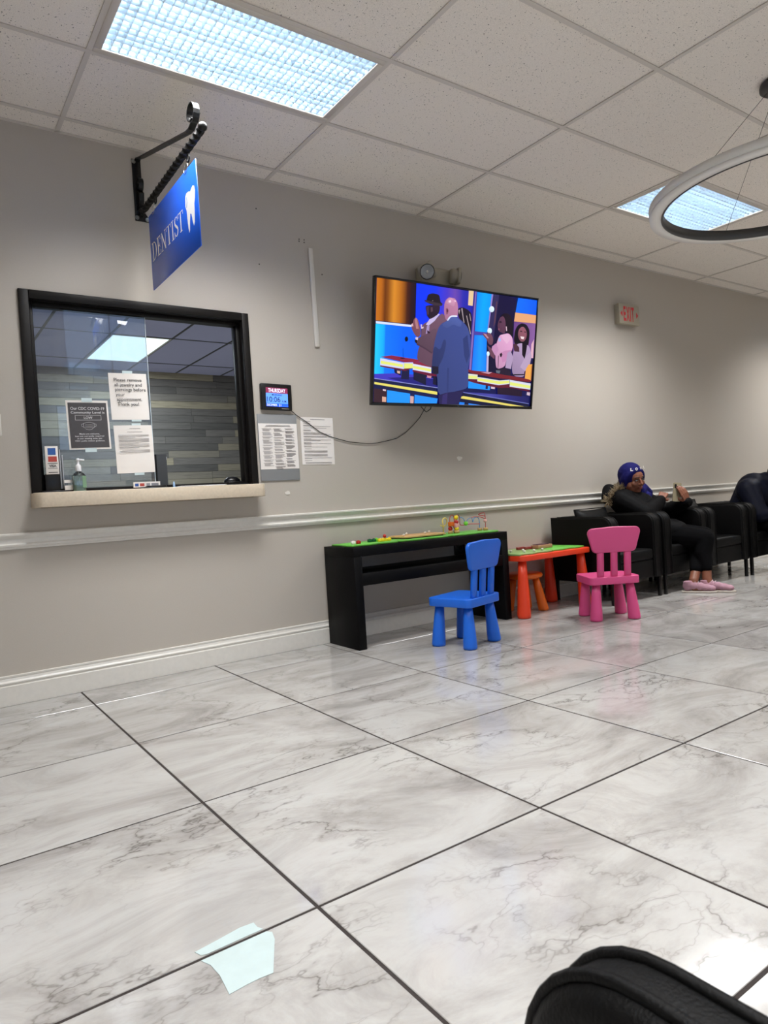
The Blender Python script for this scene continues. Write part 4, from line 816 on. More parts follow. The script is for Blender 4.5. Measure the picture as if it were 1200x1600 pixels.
def letter(ch, u):
    global Lm
    Lm = SM @ Matrix.Translation((u, -.253, .0)) @ Matrix.Scale(.96, 4)
    if ch == 'D': bar(.01, 0, .01, lh, thk); serif(0, 0, .035, 1); serif(0, lh, .035, -1); arc(.03, lh / 2, .048, lh / 2, -90, 90, .0045, thk); return .09
    if ch == 'E':
        bar(.01, 0, .01, lh, thk); serif(0, 0, .06, 1); serif(0, lh, .058, -1); pol(lt, [(.02, .048), (.045, .048), (.045, .0525), (.02, .0525)], Lm)
        for (a, c) in ((.055, 0), (.053, lh - .022)): pol(lt, [(a, c), (a + .005, c), (a + .005, c + .022), (a, c + .022)], Lm)
        pol(lt, [(.043, .038), (.047, .038), (.047, .062), (.043, .062)], Lm); return .072
    if ch == 'N': bar(.01, 0, .01, lh, thn); bar(.004, lh, .062, 0, thk); bar(.066, 0, .066, lh, thn); serif(0, 0, .026, 1); serif(0, lh, .02, -1); serif(.056, lh, .026, -1); return .092
    if ch == 'T':
        bar(.03, 0, .03, lh, thk); serif(.02, 0, .034, 1); serif(0, lh, .074, -1)
        for a in (0, .069): pol(lt, [(a, lh - .022), (a + .005, lh - .022), (a + .005, lh), (a, lh)], Lm)
        return .082
    if ch == 'I': bar(.01, 0, .01, lh, thk); serif(0, 0, .034, 1); serif(0, lh, .034, -1); return .044
    if ch == 'S':
        pts = [(.052, lh - .022), (.046, lh - .006), (.03, lh - .001), (.012, lh - .012), (.01, lh - .03), (.024, lh * .56), (.044, lh * .43), (.055, .03), (.046, .01), (.028, .002), (.012, .01), (.003, .03)]
        ws = [.004, .004, .005, .011, .013, .014, .014, .013, .011, .005, .004, .004]
        for k in range(len(pts) - 1):
            (a, c), (e, g) = pts[k], pts[k + 1]; d = Vector((e - a, g - c)).normalized(); nn = Vector((-d.y, d.x)); p0, p1 = nn * ws[k] / 2, nn * ws[k + 1] / 2
            pol(lt, [(a + p0.x, c + p0.y), (e + p1.x, g + p1.y), (e - p1.x, g - p1.y), (a - p0.x, c - p0.y)], Lm)
        for (a, c) in ((.05, lh - .026), (.001, .0)): pol(lt, [(a, c), (a + .004, c), (a + .004, c + .026), (a, c + .026)], Lm)
        return .064
u = .03
for ch in 'DENTIST': u += letter(ch, u) * .96
obj('lettering', lt, 'signwhite', s)
t = B(); tooth = [(.575, -.13), (.572, -.16), (.585, -.185), (.588, -.22), (.594, -.27), (.602, -.296), (.612, -.285), (.618, -.25), (.628, -.215), (.642, -.222), (.652, -.26), (.664, -.285), (.676, -.272), (.682, -.23), (.685, -.19), (.697, -.165), (.703, -.135), (.696, -.112), (.678, -.103), (.66, -.108), (.644, -.117), (.62, -.108), (.596, -.106), (.58, -.114)]
tooth = [((p - .64) * 1.05 + .638, (q + .2) * 1.0 - .2) for p, q in tooth]
pol(t, tooth, SM); bmesh.ops.triangulate(t.bm, faces=t.bm.faces[:]); obj('tooth_emblem', t, 'signwhite', s)
t = B(); t.tube([SM @ Vector((.59 + .006 * sin(k), -.125 - .012 * k, .0005)) for k in range(5)], .0015, 5); obj('tooth_accent', t, M('tooth_line', '8fa6d8', .5), s)
for y in (-.083, -.596):
    t = B(); t.tube([(0.004 * sin(2 * pi * k / 18), y + .026 * cos(2 * pi * k / 18), .012 + .026 * sin(2 * pi * k / 18)) for k in range(18)], .0016, 6, True); obj('split_ring', t, 'wire', s)
# ring pendant lamp
s = thing('ring_pendant', 'large ring pendant lamp hanging on thin wires at upper right', 'lamp', (3.93, -2.26, 2.4))
def ring_band(r0, r1, z0, z1, n=96):
    b_ = B(); vs = [(r * cos(2 * pi * i / n), r * sin(2 * pi * i / n), z) for (r, z) in ((r0, z0), (r1, z0), (r1, z1), (r0, z1)) for i in range(n)]
    b_._add(vs, [(q * n + i, q * n + (i + 1) % n, ((q + 1) % 4) * n + (i + 1) % n, ((q + 1) % 4) * n + i) for q in range(4) for i in range(n)], True); return b_
bm_ = ring_band(.615, .677, .0, .012); obj('diffuser', bm_, 'diffuser', s); obj('outer_band', ring_band(.668, .678, .012, .055), 'diffuser', s); obj('inner_band', ring_band(.606, .616, -.002, .055), 'grey', s); obj('top_band', ring_band(.616, .668, .045, .055), 'grey', s)
t = B(); t.lathe([(.0, .6), (.095, .598), (.1, .59), (.1, .57), (.09, .562), (.0, .56)], seg=28); obj('canopy', t, 'grey', s)
t = B(); t.lathe([(.045, .562), (.045, .53), (.04, .525), (0, .525)], seg=20); t.bm.transform(Matrix.Translation((-.03, -.03, 0))); obj('canopy_hub', t, 'grey', s)
for a in (55, 175, 295):
    t = B(); t.tube([(.06 * cos(R(a)), .06 * sin(R(a)), .57), (.64 * cos(R(a)), .64 * sin(R(a)), .055)], .0013, 5); obj('suspension_wire', t, 'legmetal', s)
# ------------------------------------------------------------------ black console table
s = thing('console_table', 'long black console table with a lower shelf against the wall', 'table', (2.278, -.02, 0))
LN, DP, HT = 1.335, .36, .642
t = B(); t.box(0, -DP, HT - .06, LN, 0, HT, bev=.002, seg=1); obj('tabletop', t, 'table', s)
for x in (0, LN - .06):
    t = B(); t.box(x, -DP, 0, x + .06, 0, HT - .06, bev=.002, seg=1); obj('side_panel', t, 'table', s)
t = B(); t.box(.06, -DP, .398, LN - .06, 0, .475, bev=.002, seg=1); obj('shelf', t, 'table', s)
s = thing('wall_socket', 'small black round wall socket behind the console table, under its top', 'socket', (3.47, 0, .525))
t = B(); t.box(-.05, -.018, -.05, .05, 0, .05, bev=.004); obj('plate', t, 'plasticblack', s); t = B(); t.tube([(.022 * cos(2 * pi * k / 16), -.02, .022 * sin(2 * pi * k / 16)) for k in range(16)], .004, 6, True); obj('socket_ring', t, 'grey', s)
# ------------------------------------------------------------------ children's furniture
def plastic_leg(b_, top, foot, r0, r1):
    top, foot = Vector(top), Vector(foot); d = (foot - top)
    b_.tube([top, top + d * .3, top + d * .7, top + d * .94, foot - d * .0 + Vector((0, 0, .004)), foot], [r0, r0 + (r1 - r0) * .35, r0 + (r1 - r0) * .78, r1, r1 * .97, r1 * .8], 18)
def kid_chair(label, mat, loc, rz):
    s = thing('kids_chair', label, 'chair', loc, rz, None)
    t = B(); t.prism(rrect(.35, .32, .035), .252, .304, bev=.005, seg=3); obj('seat', t, mat, s)
    for sx in (-1, 1):
        for sy in (-1, 1):
            t = B(); plastic_leg(t, (sx * .118, sy * .105, .258), (sx * .135, sy * .118, 0), .027, .043); obj('leg', t, mat, s)
    lean = lambda z: -.135 - (z - .3) * .10
    for x in (-.095, 0, .095):
        t = B(); t.prism([(-.021, -.011), (.021, -.011), (.021, .011), (-.021, .011)], 0, .2, frame_m(Vector((x, lean(.29), .29)), (1, 0, 0), (0, 1, 0), Vector((0, -.10, 1)).normalized()), bev=.004); obj('back_slat', t, mat, s)
    P_ = []
    w0, w1, h, r = .29, .365, .172, .035
    def cor(cx_, cy_, a0, a1, n=6): return [(cx_ + r * cos(R(a0 + (a1 - a0) * k / n)), cy_ + r * sin(R(a0 + (a1 - a0) * k / n))) for k in range(n + 1)]
    P_ = cor(w0 / 2 - r + .01, r, -90, -12) + cor(w1 / 2 - r, h - r, -8, 84)
    top = [(w1 / 2 - .07 - q * (w1 - .14) / 6, h + .006 * sin(pi * q / 6)) for q in range(1, 6)]
    P_ = P_ + top + [(-x, y) for x, y in P_[::-1]]
    t = B(); t.prism(P_, -.014, .014, frame_m(Vector((0, lean(.48), .472)), (1, 0, 0), Vector((0, -.10, 1)).normalized(), (0, -1, 0)), bev=.008, seg=3); obj('backrest', t, mat, s)
    return s
kid_chair('blue plastic kids chair with slatted back in front of the black console table', 'blue', (2.85, -.735, 0), R(14))
kid_chair('pink plastic kids chair with slatted back by the orange table', 'pink', (4.06, -.89, 0), R(-32))
s = thing('kids_table', 'orange red plastic kids table with green play boards on top', 'table', (4.025, -.265, 0))
t = B(); t.prism(rrect(.78, .46, .05), .418, .46, bev=.006, seg=3); obj('tabletop', t, 'orange', s)
for sx in (-1, 1):
    for sy in (-1, 1):
        t = B(); plastic_leg(t, (sx * .325, sy * .165, .42), (sx * .345, sy * .172, 0), .03, .05); obj('leg', t, 'orange', s)
s = thing('kids_stool', 'round amber orange kids stool tucked under the orange table', 'stool', (3.93, -.22, 0))
t = B(); t.lathe([(.0, .25), (.1, .25), (.135, .262), (.142, .275), (.135, .29), (.11, .298), (0, .3)], seg=32); obj('seat', t, 'amber', s)
for a in (40, 130, 220, 310):
    t = B(); plastic_leg(t, (.085 * cos(R(a)), .085 * sin(R(a)), .255), (.135 * cos(R(a)), .135 * sin(R(a)), 0), .026, .04); obj('leg', t, 'amber', s)
# ------------------------------------------------------------------ toys on the tables
def wavy(x0, x1, y0, y1, amp, n=5, ph=0):
    P_ = []
    for k in range(n * 8): q = k / (n * 8); P_.append((x0 + (x1 - x0) * q, y0 + amp * (0 if .0 < q < .04 else sin(2 * pi * n * q / 2 + ph))))
    for k in range(8): q = k / 8; P_.append((x1 + amp * sin(2 * pi * q), y0 + (y1 - y0) * q))
    for k in range(n * 8): q = k / (n * 8); P_.append((x1 + (x0 - x1) * q, y1 + amp * sin(2 * pi * n * q / 2 + ph)))
    for k in range(8): q = k / 8; P_.append((x0 + amp * sin(2 * pi * q), y1 + (y0 - y1) * q))
    return P_
def board(label, cat, x0, x1, y0, y1, z, th=.013, amp=.012, ph=0, mat='green'):
    s = thing('play_board', label, cat, ((x0 + x1) / 2, (y0 + y1) / 2, z), 0, 'green play boards')
    w, d = (x1 - x0) / 2, (y1 - y0) / 2
    t = B(); t.prism(wavy(-w, w, -d, d, amp, 4, ph), 0, th, bev=.002, seg=1); obj('board_panel', t, mat, s); return s
TZ = HT + .0005
board('lime green wavy play board with toy bricks at the left end of the console table', 'toy', 2.31, 2.66, -.335, -.07, TZ)
s2 = board('lime green wavy play board under the wooden peg plate on the console table', 'toy', 2.69, 3.11, -.345, -.07, TZ, ph=1.2)
s3 = board('lime green wavy play board carrying the bead maze, right end of console table', 'toy', 3.14, 3.56, -.345, -.06, TZ, ph=.5)
BZ = TZ + .0135
def brick(label, col, x, y, z, n=2, cat='toy', nm='toy_brick', group=None):
    s = thing(nm, label, cat, (x, y, z), rnd.uniform(-.1, .1), group); l = .0115 * n
    t = B(); t.box(-l, -.0115, 0, l, .0115, .019, bev=.001, seg=1); obj('block', t, col, s)
    for k in range(n):
        for q in (-1, 1):
            t = B(); c0 = (-l + .0115 + .023 * k, q * .0055, .019); t.cone(c0, (c0[0], c0[1], .0225), .0042, seg=8); obj('stud', t, col, s)
    return s
brick('white toy brick at the far left of the console table', 'whitepaint', 2.352, -.27, BZ, 1); brick('red toy brick beside the white brick at the left of the console table', 'redpaint', 2.388, -.275, BZ, 1)
brick('dark green toy brick on the left play board, left one of two', 'darkgreen', 2.505, -.23, BZ, 1); brick('dark green toy brick on the left play board, right one of two', 'darkgreen', 2.535, -.235, BZ, 1); brick('light green toy brick between dark green and yellow bricks', 'lime2', 2.565, -.22, BZ, 1)
for k, x in enumerate((2.545, 2.572, 2.599, 2.626)): brick(('leftmost', 'second from left', 'third from left', 'rightmost')[k] + ' of four yellow toy bricks in a row on the left play board', 'yellow', x, -.29 + .004 * k, BZ, 1, group='yellow bricks in a row')
brick('light blue toy brick right of the yellow row on the left play board', 'bluepaint', 2.638, -.245, BZ, 1)
t = B(); t.ball((2.588, -.285, BZ + .0225 + .0115), .012); tag(obj('toy_bead', t, 'redpaint'), 'round red bead on top of the yellow bricks', 'toy')
s = thing('peg_plate', 'flat wooden plate with white knobs on the middle green play board', 'toy', (2.92, -.2, BZ))
t = B(); t.prism(rrect(.34, .2, .03), 0, .006); obj('under_plate', t, 'dark', s); t = B(); t.prism(rrect(.36, .22, .035), .006, .018, bev=.002); obj('wooden_plate', t, 'pine', s)
for (x, y) in ((-.155, -.06), (-.05, .05), (.05, -.03), (.15, .05)):
    t = B(); t.lathe([(.004, .018), (.004, .023), (.008, .026), (.008, .031), (0, .034)], (x, y, 0), 10); obj('knob', t, 'whitepaint', s)
# bead maze
s = thing('bead_maze', 'colourful wire and bead maze toy at the right of the console table', 'toy', (3.3, -.2, BZ))
t = B()
def base(x, y, h=.018): 
    q = B(); q.lathe([(.018, 0), (.018, h), (.015, h + .003), (0, h + .003)], (x, y, 0), 14); obj('wooden_base', q, 'pine', s)
for (x, y) in ((-.09, -.02), (-.055, -.05), (-.02, .0), (.195, -.02), (.225, -.05)): base(x, y)
base(-.155, -.02, .004)
q = B(); q.tube([(-.155, -.02, 0), (-.155, -.02, .07)] + [(-.13 - .028 * cos(R(a)), -.02 + .0001 * a, .085 + .03 * sin(R(a))) for a in range(-20, 330, 18)], .0042, 8); obj('yellow_wire', q, M('cream_wire', 'e6d067', .4), s)
for pts, mt in (([(-.055, -.05, .01), (-.055, -.05, .11), (-.03, -.03, .13), (.0, -.01, .128), (.02, .0, .11), (.03, .01, .06), (.05, .0, .05), (.1, -.02, .055), (.19, -.03, .05)], 'redpaint'), ([(-.09, -.02, .01), (-.09, -.02, .1), (-.06, .0, .128), (-.035, .0, .12), (-.03, .0, .05)], 'redpaint'),
                ([(.225, -.05, .01), (.225, -.05, .12), (.2, -.04, .128), (.18, -.03, .118), (.215, -.03, .11), (.24, -.04, .105)], 'redpaint'), ([(.1, -.02, .1), (.15, -.02, .105), (.2, -.03, .1), (.225, -.05, .085)], 'redpaint'),
                ([(-.02, .0, .01), (-.02, .0, .09), (.02, .01, .11), (.055, .0, .1), (.07, -.01, .06), (.08, -.02, .09), (.12, -.02, .1), (.13, -.02, .07), (.15, -.02, .1), (.19, -.02, .09), (.195, -.02, .01)], 'bluepaint')):
    q = B(); P2 = [Vector(p) for p in pts]; 
    fine = []
    for i in range(len(P2) - 1):
        p0, p1, p2, p3 = P2[max(i - 1, 0)], P2[i], P2[i + 1], P2[min(i + 2, len(P2) - 1)]
        for k in range(6):
            u = k / 6; fine.append(.5 * (2 * p1 + (p2 - p0) * u + (2 * p0 - 5 * p1 + 4 * p2 - p3) * u * u + (3 * p1 - p0 - 3 * p2 + p3) * u ** 3))
    fine.append(P2[-1]); q.tube(fine, .0026, 6); obj('bent_wire', q, mt, s)
for (x, y, z, r, mt) in ((-.055, -.05, .113, .0165, 'yellow'), (-.055, -.05, .08, .0155, 'redpaint'), (-.055, -.05, .034, .016, 'yellow'), (-.09, -.02, .036, .0165, 'redpaint'), (-.02, .0, .035, .015, 'redpaint'), (-.02, .0, .06, .016, 'bluepaint'), (-.02, .0, .09, .012, 'pinkpaint'), (.07, -.01, .062, .0165, 'lime2'), (.225, -.05, .07, .013, 'pinkpaint')):
    q = B(); q.ball((x, y, z), r); obj('bead', q, mt, s)
for (x, y, z, mt) in ((-.088, -.03, .068, 'amber'), (-.055, -.045, .057, 'pinkpaint')):
    q = B(); q.box(x - .017, y - .017, z - .016, x + .017, y + .017, z + .016, bev=.003); obj('block_bead', q, mt, s)
OZ = .4605
for (x0, x1, y0, y1, lab, ph, mt) in ((3.64, 3.98, -.47, -.1, 'pale green wavy play board with white pegs, left half of orange table', .3, M('pale_green_board', '8aa866', .4)), (4.0, 4.36, -.46, -.09, 'bright green wavy play board on the right half of the orange table', 1, 'green')): board(lab, 'toy', x0, x1, y0, y1, OZ, amp=.01, ph=ph, mat=mt)
for k, (x, y, lab) in enumerate(((3.72, -.3, 'white peg at the left rear of the orange table'), (3.74, -.42, 'white peg at the front left corner of the orange table'), (3.82, -.33, 'white peg near the red toy pieces on the orange table'), (3.83, -.43, 'white peg at the front middle of the orange table'), (3.93, -.42, 'rightmost white peg on the pale green board'))):
    t = B(); t.lathe([(.006, 0), (.006, .006), (.01, .009), (.01, .014), (.006, .017), (0, .018)], (x, y, OZ + .0135), 10); tag(obj('toy_peg', t, 'whitepaint'), lab, 'toy', 'white pegs on the orange table')
s = thing('wooden_toy_box', 'small tan wooden toy tray on the orange table', 'toy', (4.08, -.28, OZ + .0135))
t = B(); t.box(-.08, -.04, 0, .08, .04, .028, bev=.003); obj('tray', t, M('tan_wood', 'b08363', .5), s); t = B(); t.box(-.07, -.03, .028, .05, .03, .034, bev=.002); obj('inlay', t, M('maroon_inlay', '4a2430', .5), s)
for k, (x, y) in enumerate(((3.93, -.2), (3.965, -.245))):
    t = B(); t.box(x - .04, y - .012, OZ + .0135, x + .035, y + .012, OZ + .034, bev=.003); tag(obj('toy_piece', t, M('dark_red_toy%d' % k, '8c3432', .45)), ('dark red toy bar at the back of the orange table', 'dark red toy bar touching the tan toy tray')[k], 'toy')
# ------------------------------------------------------------------ tub armchairs
def arm_profile(d0, d1, z0, z1, r, n=8):       # in (y, z): rounded front top corner
    return [(d1, z0), (d1, z1)] + [(d0 + r - r * sin(R(a)), z1 - r + r * cos(R(a))) for a in [90 * k / n for k in range(n + 1)]] + [(d0, z0)]
def armchair(label, loc, rz=0, group=None, arm_h=.685, aw=.105):
    s = thing('armchair', label, 'armchair', loc, rz, group); w, d = .65, .6
    Px = lambda x: frame_m(Vector((x, 0, 0)), (0, 1, 0), (0, 0, 1), (1, 0, 0))
    for sx in (-1, 1):
        x0 = sx * (w / 2 - aw); x1 = sx * w / 2; lo, hi = min(x0, x1), max(x0, x1)
        t = B(); t.prism(arm_profile(-d / 2, d / 2, .165, arm_h, .085), lo, hi, Px(0), bev=.016, seg=3); a_ = obj('arm', t, 'leather', s)
        for xx in (lo + .012, hi - .012):
            pr = [(y, z) for y, z in arm_profile(-d / 2 - .0005, d / 2 + .0005, .17, arm_h + .0005, .085)]
            q = B(); q.tube([(xx, y, z) for y, z in pr[1:]], .0042, 6); obj('piping', q, 'leather', a_)
    t = B(); t.box(-w / 2 + aw, d / 2 - .13, .165, w / 2 - .105, d / 2, arm_h + .005, bev=.02, seg=3); obj('backrest', t, 'leather', s)
    t = B(); t.box(-w / 2 + aw + .002, -d / 2 + .012, .165, w / 2 - aw - .002, d / 2 - .13, .31, bev=.008); obj('seat_base', t, 'leather', s)
    t = B(); t.box(-w / 2 + aw + .003, -d / 2 + .005, .31, w / 2 - aw - .003, d / 2 - .13, .40, bev=.022, seg=3); obj('seat_cushion', t, 'leather', s)
    for sx in (-1, 1):
        for sy in (-1, 1):
            t = B(); t.box(sx * (w / 2 - .02) - .013, sy * (d / 2 - .025) - .013, 0, sx * (w / 2 - .02) + .013, sy * (d / 2 - .025) + .013, .17, bev=.002, seg=1); obj('leg', t, 'legmetal', s)
    return s
GRP = 'black leather tub armchairs along the wall'
armchair('black leather tub armchair behind the orange table, with pillow, leftmost', (4.765, -.36, 0), 0, GRP)
armchair('black leather tub armchair in which the person in the blue headscarf sits', (5.458, -.36, 0), 0, GRP)
armchair('empty black leather tub armchair between the two seated people', (6.148, -.36, 0), 0, GRP)
armchair('black leather tub armchair at the right edge holding the navy jacketed person', (6.862, -.36, 0), 0, GRP)
armchair('black leather tub armchair in the foreground, only its rounded arm in view', (.013, -3.985, 0), pi, None, .667, .052)
def pillow(label, loc, tilt):
    s = thing('pillow', label, 'pillow', loc, 0, 'black pillows on the armchairs'); s.rotation_euler = (tilt, 0, 0)
    t = bmesh.new(); bmesh.ops.create_cube(t, size=1); bmesh.ops.subdivide_edges(t, edges=t.edges[:], cuts=7, use_grid_fill=True)
    for v in t.verts:
        e = max(0, 1 - (2 * abs(v.co.x)) ** 3.5) * max(0, 1 - (2 * abs(v.co.z)) ** 3.5)
        v.co = Vector((v.co.x * .40, v.co.y * (.018 + .11 * e ** .5), v.co.z * .38 * (1 - .08 * (1 - (2 * abs(v.co.x)) ** 2))))
    bb = B(); bb.merge(t, None, True); obj('cushion', bb, 'leather', s)
    q = B(); q.tube([(sx * .2, 0, sz * .19) for sx, sz in ((-1, -1), (1, -1), (1, 1), (-1, 1))], .005, 6, True); obj('seam', q, 'leather', s)
pillow('black pillow leaning in the armchair behind the orange table', (4.765, -.262, .56), R(-14))
pillow('black pillow leaning in the empty armchair between the seated people', (6.148, -.262, .56), R(-14))
# ------------------------------------------------------------------ tape stuck to the floor
def floor_patch(name, label, pts, mat, z=.0004, th=.0008):
    t = B(); t.prism(pts, z, z + th); return tag(obj(name, t, mat), label, 'tape')
FT = M('pale_floor_tape', 'b0bfbf', .35, var=.03, scale=30)
floor_patch('floor_tape', 'narrow pale blue tape strip on the floor tile behind the dark joint', [(.452, -2.548), (.4585, -2.567), (.47, -2.5715), (.5985, -2.5705), (.592, -2.556), (.592, -2.535), (.56, -2.532), (.5, -2.5415)], FT)
floor_patch('floor_tape', 'larger pale blue torn tape piece on the floor in front of the dark joint', [(.452, -2.5835), (.6, -2.5835), (.6095, -2.594), (.603, -2.62), (.553, -2.716), (.525, -2.713), (.5, -2.713), (.46, -2.716), (.466, -2.652), (.463, -2.61)], FT)
# ------------------------------------------------------------------ people
def V3(*a): return Vector(a)
def hand(b, wrist, d, palm_n, curl, L=.18, flip=1, spread=.0):
    """palm and five fingers; d = pointing direction, palm_n = direction the palm faces, curl in degrees per joint"""
    d = d.normalized(); n = (palm_n - d * palm_n.dot(d)).normalized(); s_ = d.cross(n) * flip
    pl = L * .5; kn = []
    for k, (o, ln) in enumerate(((-.030, .42), (-.010, .48), (.010, .45), (.028, .35))):
        base = wrist + d * pl + s_ * o; kn.append(base); b.cone(wrist + d * .015 + s_ * o * .6, base, .0145, .0115, 10); b.ball(base, .0115, u=10, w=8)
        p = base; a = R(curl[k] if isinstance(curl, (list, tuple)) else curl)
        ang = a * .7; rr = .0095
        for q, f in enumerate((.45, .32, .23)):
            dd = d * cos(ang) + n * sin(ang); p2 = p + dd * (L * ln * f * 1.05); b.cone(p, p2, rr, rr * .92, 10); b.ball(p2, rr * .92, u=10, w=8); p = p2; rr *= .92; ang += a
    tb = wrist + d * .028 - s_ * .026 + n * .008; t1 = tb + (d * .6 - s_ * .55 + n * .5).normalized() * .036; t2 = t1 + (d * .85 + n * .45 - s_ * .1).normalized() * .03; t3 = t2 + (d * .8 + n * .5 + s_ * .15).normalized() * .023
    for (p0, p1, r0, r1) in ((wrist + d * .012, tb, .016, .015), (tb, t1, .014, .0115), (t1, t2, .011, .0105), (t2, t3, .0102, .0085)): b.cone(p0, p1, r0, r1, 10); b.ball(p1, r1, u=10, w=8)
    b.ball(wrist, .022, u=12, w=8)
def head(b, c, f, up, s=1.0):
    """head with brow, nose, lips, chin, ears; c = centre, f = facing"""
    f = f.normalized(); up = (up - f * up.dot(f)).normalized(); r = f.cross(up); m = frame_m(c, r, f, up)
    P_ = lambda x, y, z: m @ Vector((x * s, y * s, z * s))
    rot = m.to_3x3().to_4x4()
    b.ball(P_(0, -.012, .03), .092 * s, (.84, 1.05, .95), M4=rot)
    b.ball(P_(0, .022, -.03), .068 * s, (.92, .92, 1.12), M4=rot); b.ball(P_(0, .045, -.085), .032 * s, (1.1, .9, .8), M4=rot)
    b.ball(P_(0, .064, .034), .04 * s, (1.25, .5, .4), M4=rot)                          # brow ridge
    for sx in (-1, 1): b.ball(P_(sx * .038, .055, -.022), .03 * s, (1, .8, .9), M4=rot)    # cheeks
    b.cone(P_(0, .078, .022), P_(0, .098, -.018), .008 * s, .0135 * s, 10); b.ball(P_(0, .098, -.02), .0145 * s)
    for sx in (-1, 1): b.ball(P_(sx * .012, .09, -.024), .009 * s); b.ball(P_(sx * .082, -.012, -.002), .026 * s, (.35, .7, 1.1), M4=rot)
    b.ball(P_(0, .085, -.05), .016 * s, (1.35, .5, .42), M4=rot); b.ball(P_(0, .083, -.063), .0165 * s, (1.2, .55, .5), M4=rot)
    return P_, rot
def shoe(parent, heel, toe, tilt=0, up=V3(0, 0, 1)):
    d = (toe - heel); L_ = d.length; d.normalize(); r = d.cross(up).normalized(); u2 = r.cross(d); m = frame_m(heel, d, -r, u2)
    prof = [(0, .03), (.05, .033), (.12, .032), (.19, .043), (.24, .04), (.275, .022), (.285, 0)]; k = L_ / .285
    out = [(x * k, w) for x, w in prof]; P_ = out + [(x, -w) for x, w in out[-2::-1]]; P_ = [(-.012, .018)] + P_ + [(-.012, -.018)]
    sb = B(); sb.prism(P_, 0, .016, m, bev=.005); so = obj('sole', sb, 'sole')
    ub = B()
    for (x, z, rr, sc) in ((.035, .055, .036, (1, .95, 1.2)), (.09, .055, .036, (1.2, .95, 1.1)), (.14, .05, .037, (1.2, 1, .95)), (.19, .042, .038, (1.2, 1.08, .8)), (.232, .036, .035, (1.1, 1.08, .72))):
        ub.ball((0, 0, 0), rr, sc, M4=None) if False else ub.ball(m @ Vector((x * k, 0, z)), rr, sc, M4=m.to_3x3().to_4x4())
    ub.cone(m @ Vector((.045 * k, 0, .06)), m @ Vector((.04 * k, 0, .098)), .038, .036, 14)
    us = remesh(ub, 'shoe', .006, 3, 'shoepink', parent); so.parent = us
    lb = B()
    for q in range(5):
        x = (.1 + .024 * q) * k; z = .098 - .006 * q - .002 * q * q * .5
        lb.tube([m @ Vector((x, -.024, z - .012)), m @ Vector((x + .006, 0, z)), m @ Vector((x, .024, z - .012))], .003, 6)
    obj('laces', lb, M('pale_lace', 'cbb6c0', .7) if 'pale_lace' not in bpy.data.materials else bpy.data.materials['pale_lace'], us)
    return us
def fingers_ok(): pass
# --- seated person with the blue headscarf, looking at a phone
pw = thing('person', 'seated person in blue headscarf and black fur-trimmed coat, looking at a phone', 'person', (0, 0, 0))
hc, hf, neck = V3(5.29, -.29, .966), V3(-.22, -.94, -.2), V3(5.28, -.24, .85)
chest, belly, pel = V3(5.32, -.25, .72), V3(5.38, -.30, .58), V3(5.43, -.36, .475)
rs, ls = V3(5.13, -.26, .79), V3(5.49, -.22, .775); re_, le = V3(5.19, -.46, .665), V3(5.66, -.34, .66); rw, lw = V3(5.425, -.455, .775), V3(5.622, -.585, .742)
hipr, hipl = V3(5.385, -.42, .48), V3(5.47, -.33, .48); kr, kl = V3(5.53, -.775, .435), V3(5.655, -.70, .445); ar, al = V3(5.45, -.825, .11), V3(5.36, -.76, .10)
toe_r, toe_l = V3(5.51, -1.035, .0), V3(5.43, -.925, .0); heel_r, heel_l = V3(5.42, -.775, .0), V3(5.30, -.70, .0)
b = B(); hP, hrot = head(b, hc, hf, V3(-.12, 0, 1), 1.0)
limb(b, [(hc + V3(-.03, .01, -.05), .055), (neck, .055), (chest, .11)]); limb(b, [(chest, .125), (belly, .13), (pel, .14)])
for S, E_, W_ in ((rs, re_, rw), (ls, le, lw)): limb(b, [(chest + V3(0, 0, .06), .08), (S, .055), (E_, .042), (W_, .027)])
for Hh, K, A, hl, to in ((hipr, kr, ar, heel_r, toe_r), (hipl, kl, al, heel_l, toe_l)):
    limb(b, [(Hh, .09), (K, .055), (K * .62 + A * .38, .045), (A, .037), (hl * .7 + to * .3 + V3(0, 0, .045), .03), (hl * .3 + to * .7 + V3(0, 0, .035), .026)])
hand(b, rw, V3(.62, .12, .5), V3(.5, .5, -.5), [38, 42, 46, 50], .17, 1)
pc = V3(5.555, -.53, .835); pn = V3(-.35, -.92, -.05).normalized(); pv = V3(.12, 0, 1); pv = (pv - pn * pv.dot(pn)).normalized(); pu = pv.cross(pn)
hand(b, lw, pu * -.5 + pv * .85, -pn, [10, 14, 18, 24], .17, -1)
body = remesh(b, 'body', .0042, 1, 'skin', pw)
# face details
for sx in (-1, 1):
    q = B(); q.ball(hP(sx * .033, .072, .012), .0125, (1.25, .6, .6), 12, 8, hrot); e_ = obj('eye', q, 'eyewhite', body)
    q = B(); q.ball(hP(sx * .033, .0785, .0095), .0062, (1, .5, 1), 10, 6, hrot); obj('iris', q, 'eyedark', e_)
    q = B(); q.tube([hP(sx * .016, .082, .017), hP(sx * .033, .0855, .0205), hP(sx * .052, .074, .016)], .0034, 6); obj('upper_lid', q, 'hair', e_)
    q = B(); q.tube([hP(sx * .014, .088, .037), hP(sx * .034, .089, .042), hP(sx * .056, .074, .036)], .004, 6); obj('eyebrow', q, 'hair', body)
q = B(); q.ball(hP(0, .0905, -.05), .0165, (1.25, .35, .3), 12, 8, hrot); q.ball(hP(0, .089, -.061), .017, (1.15, .4, .36), 12, 8, hrot); obj('lips', q, 'lip', body)
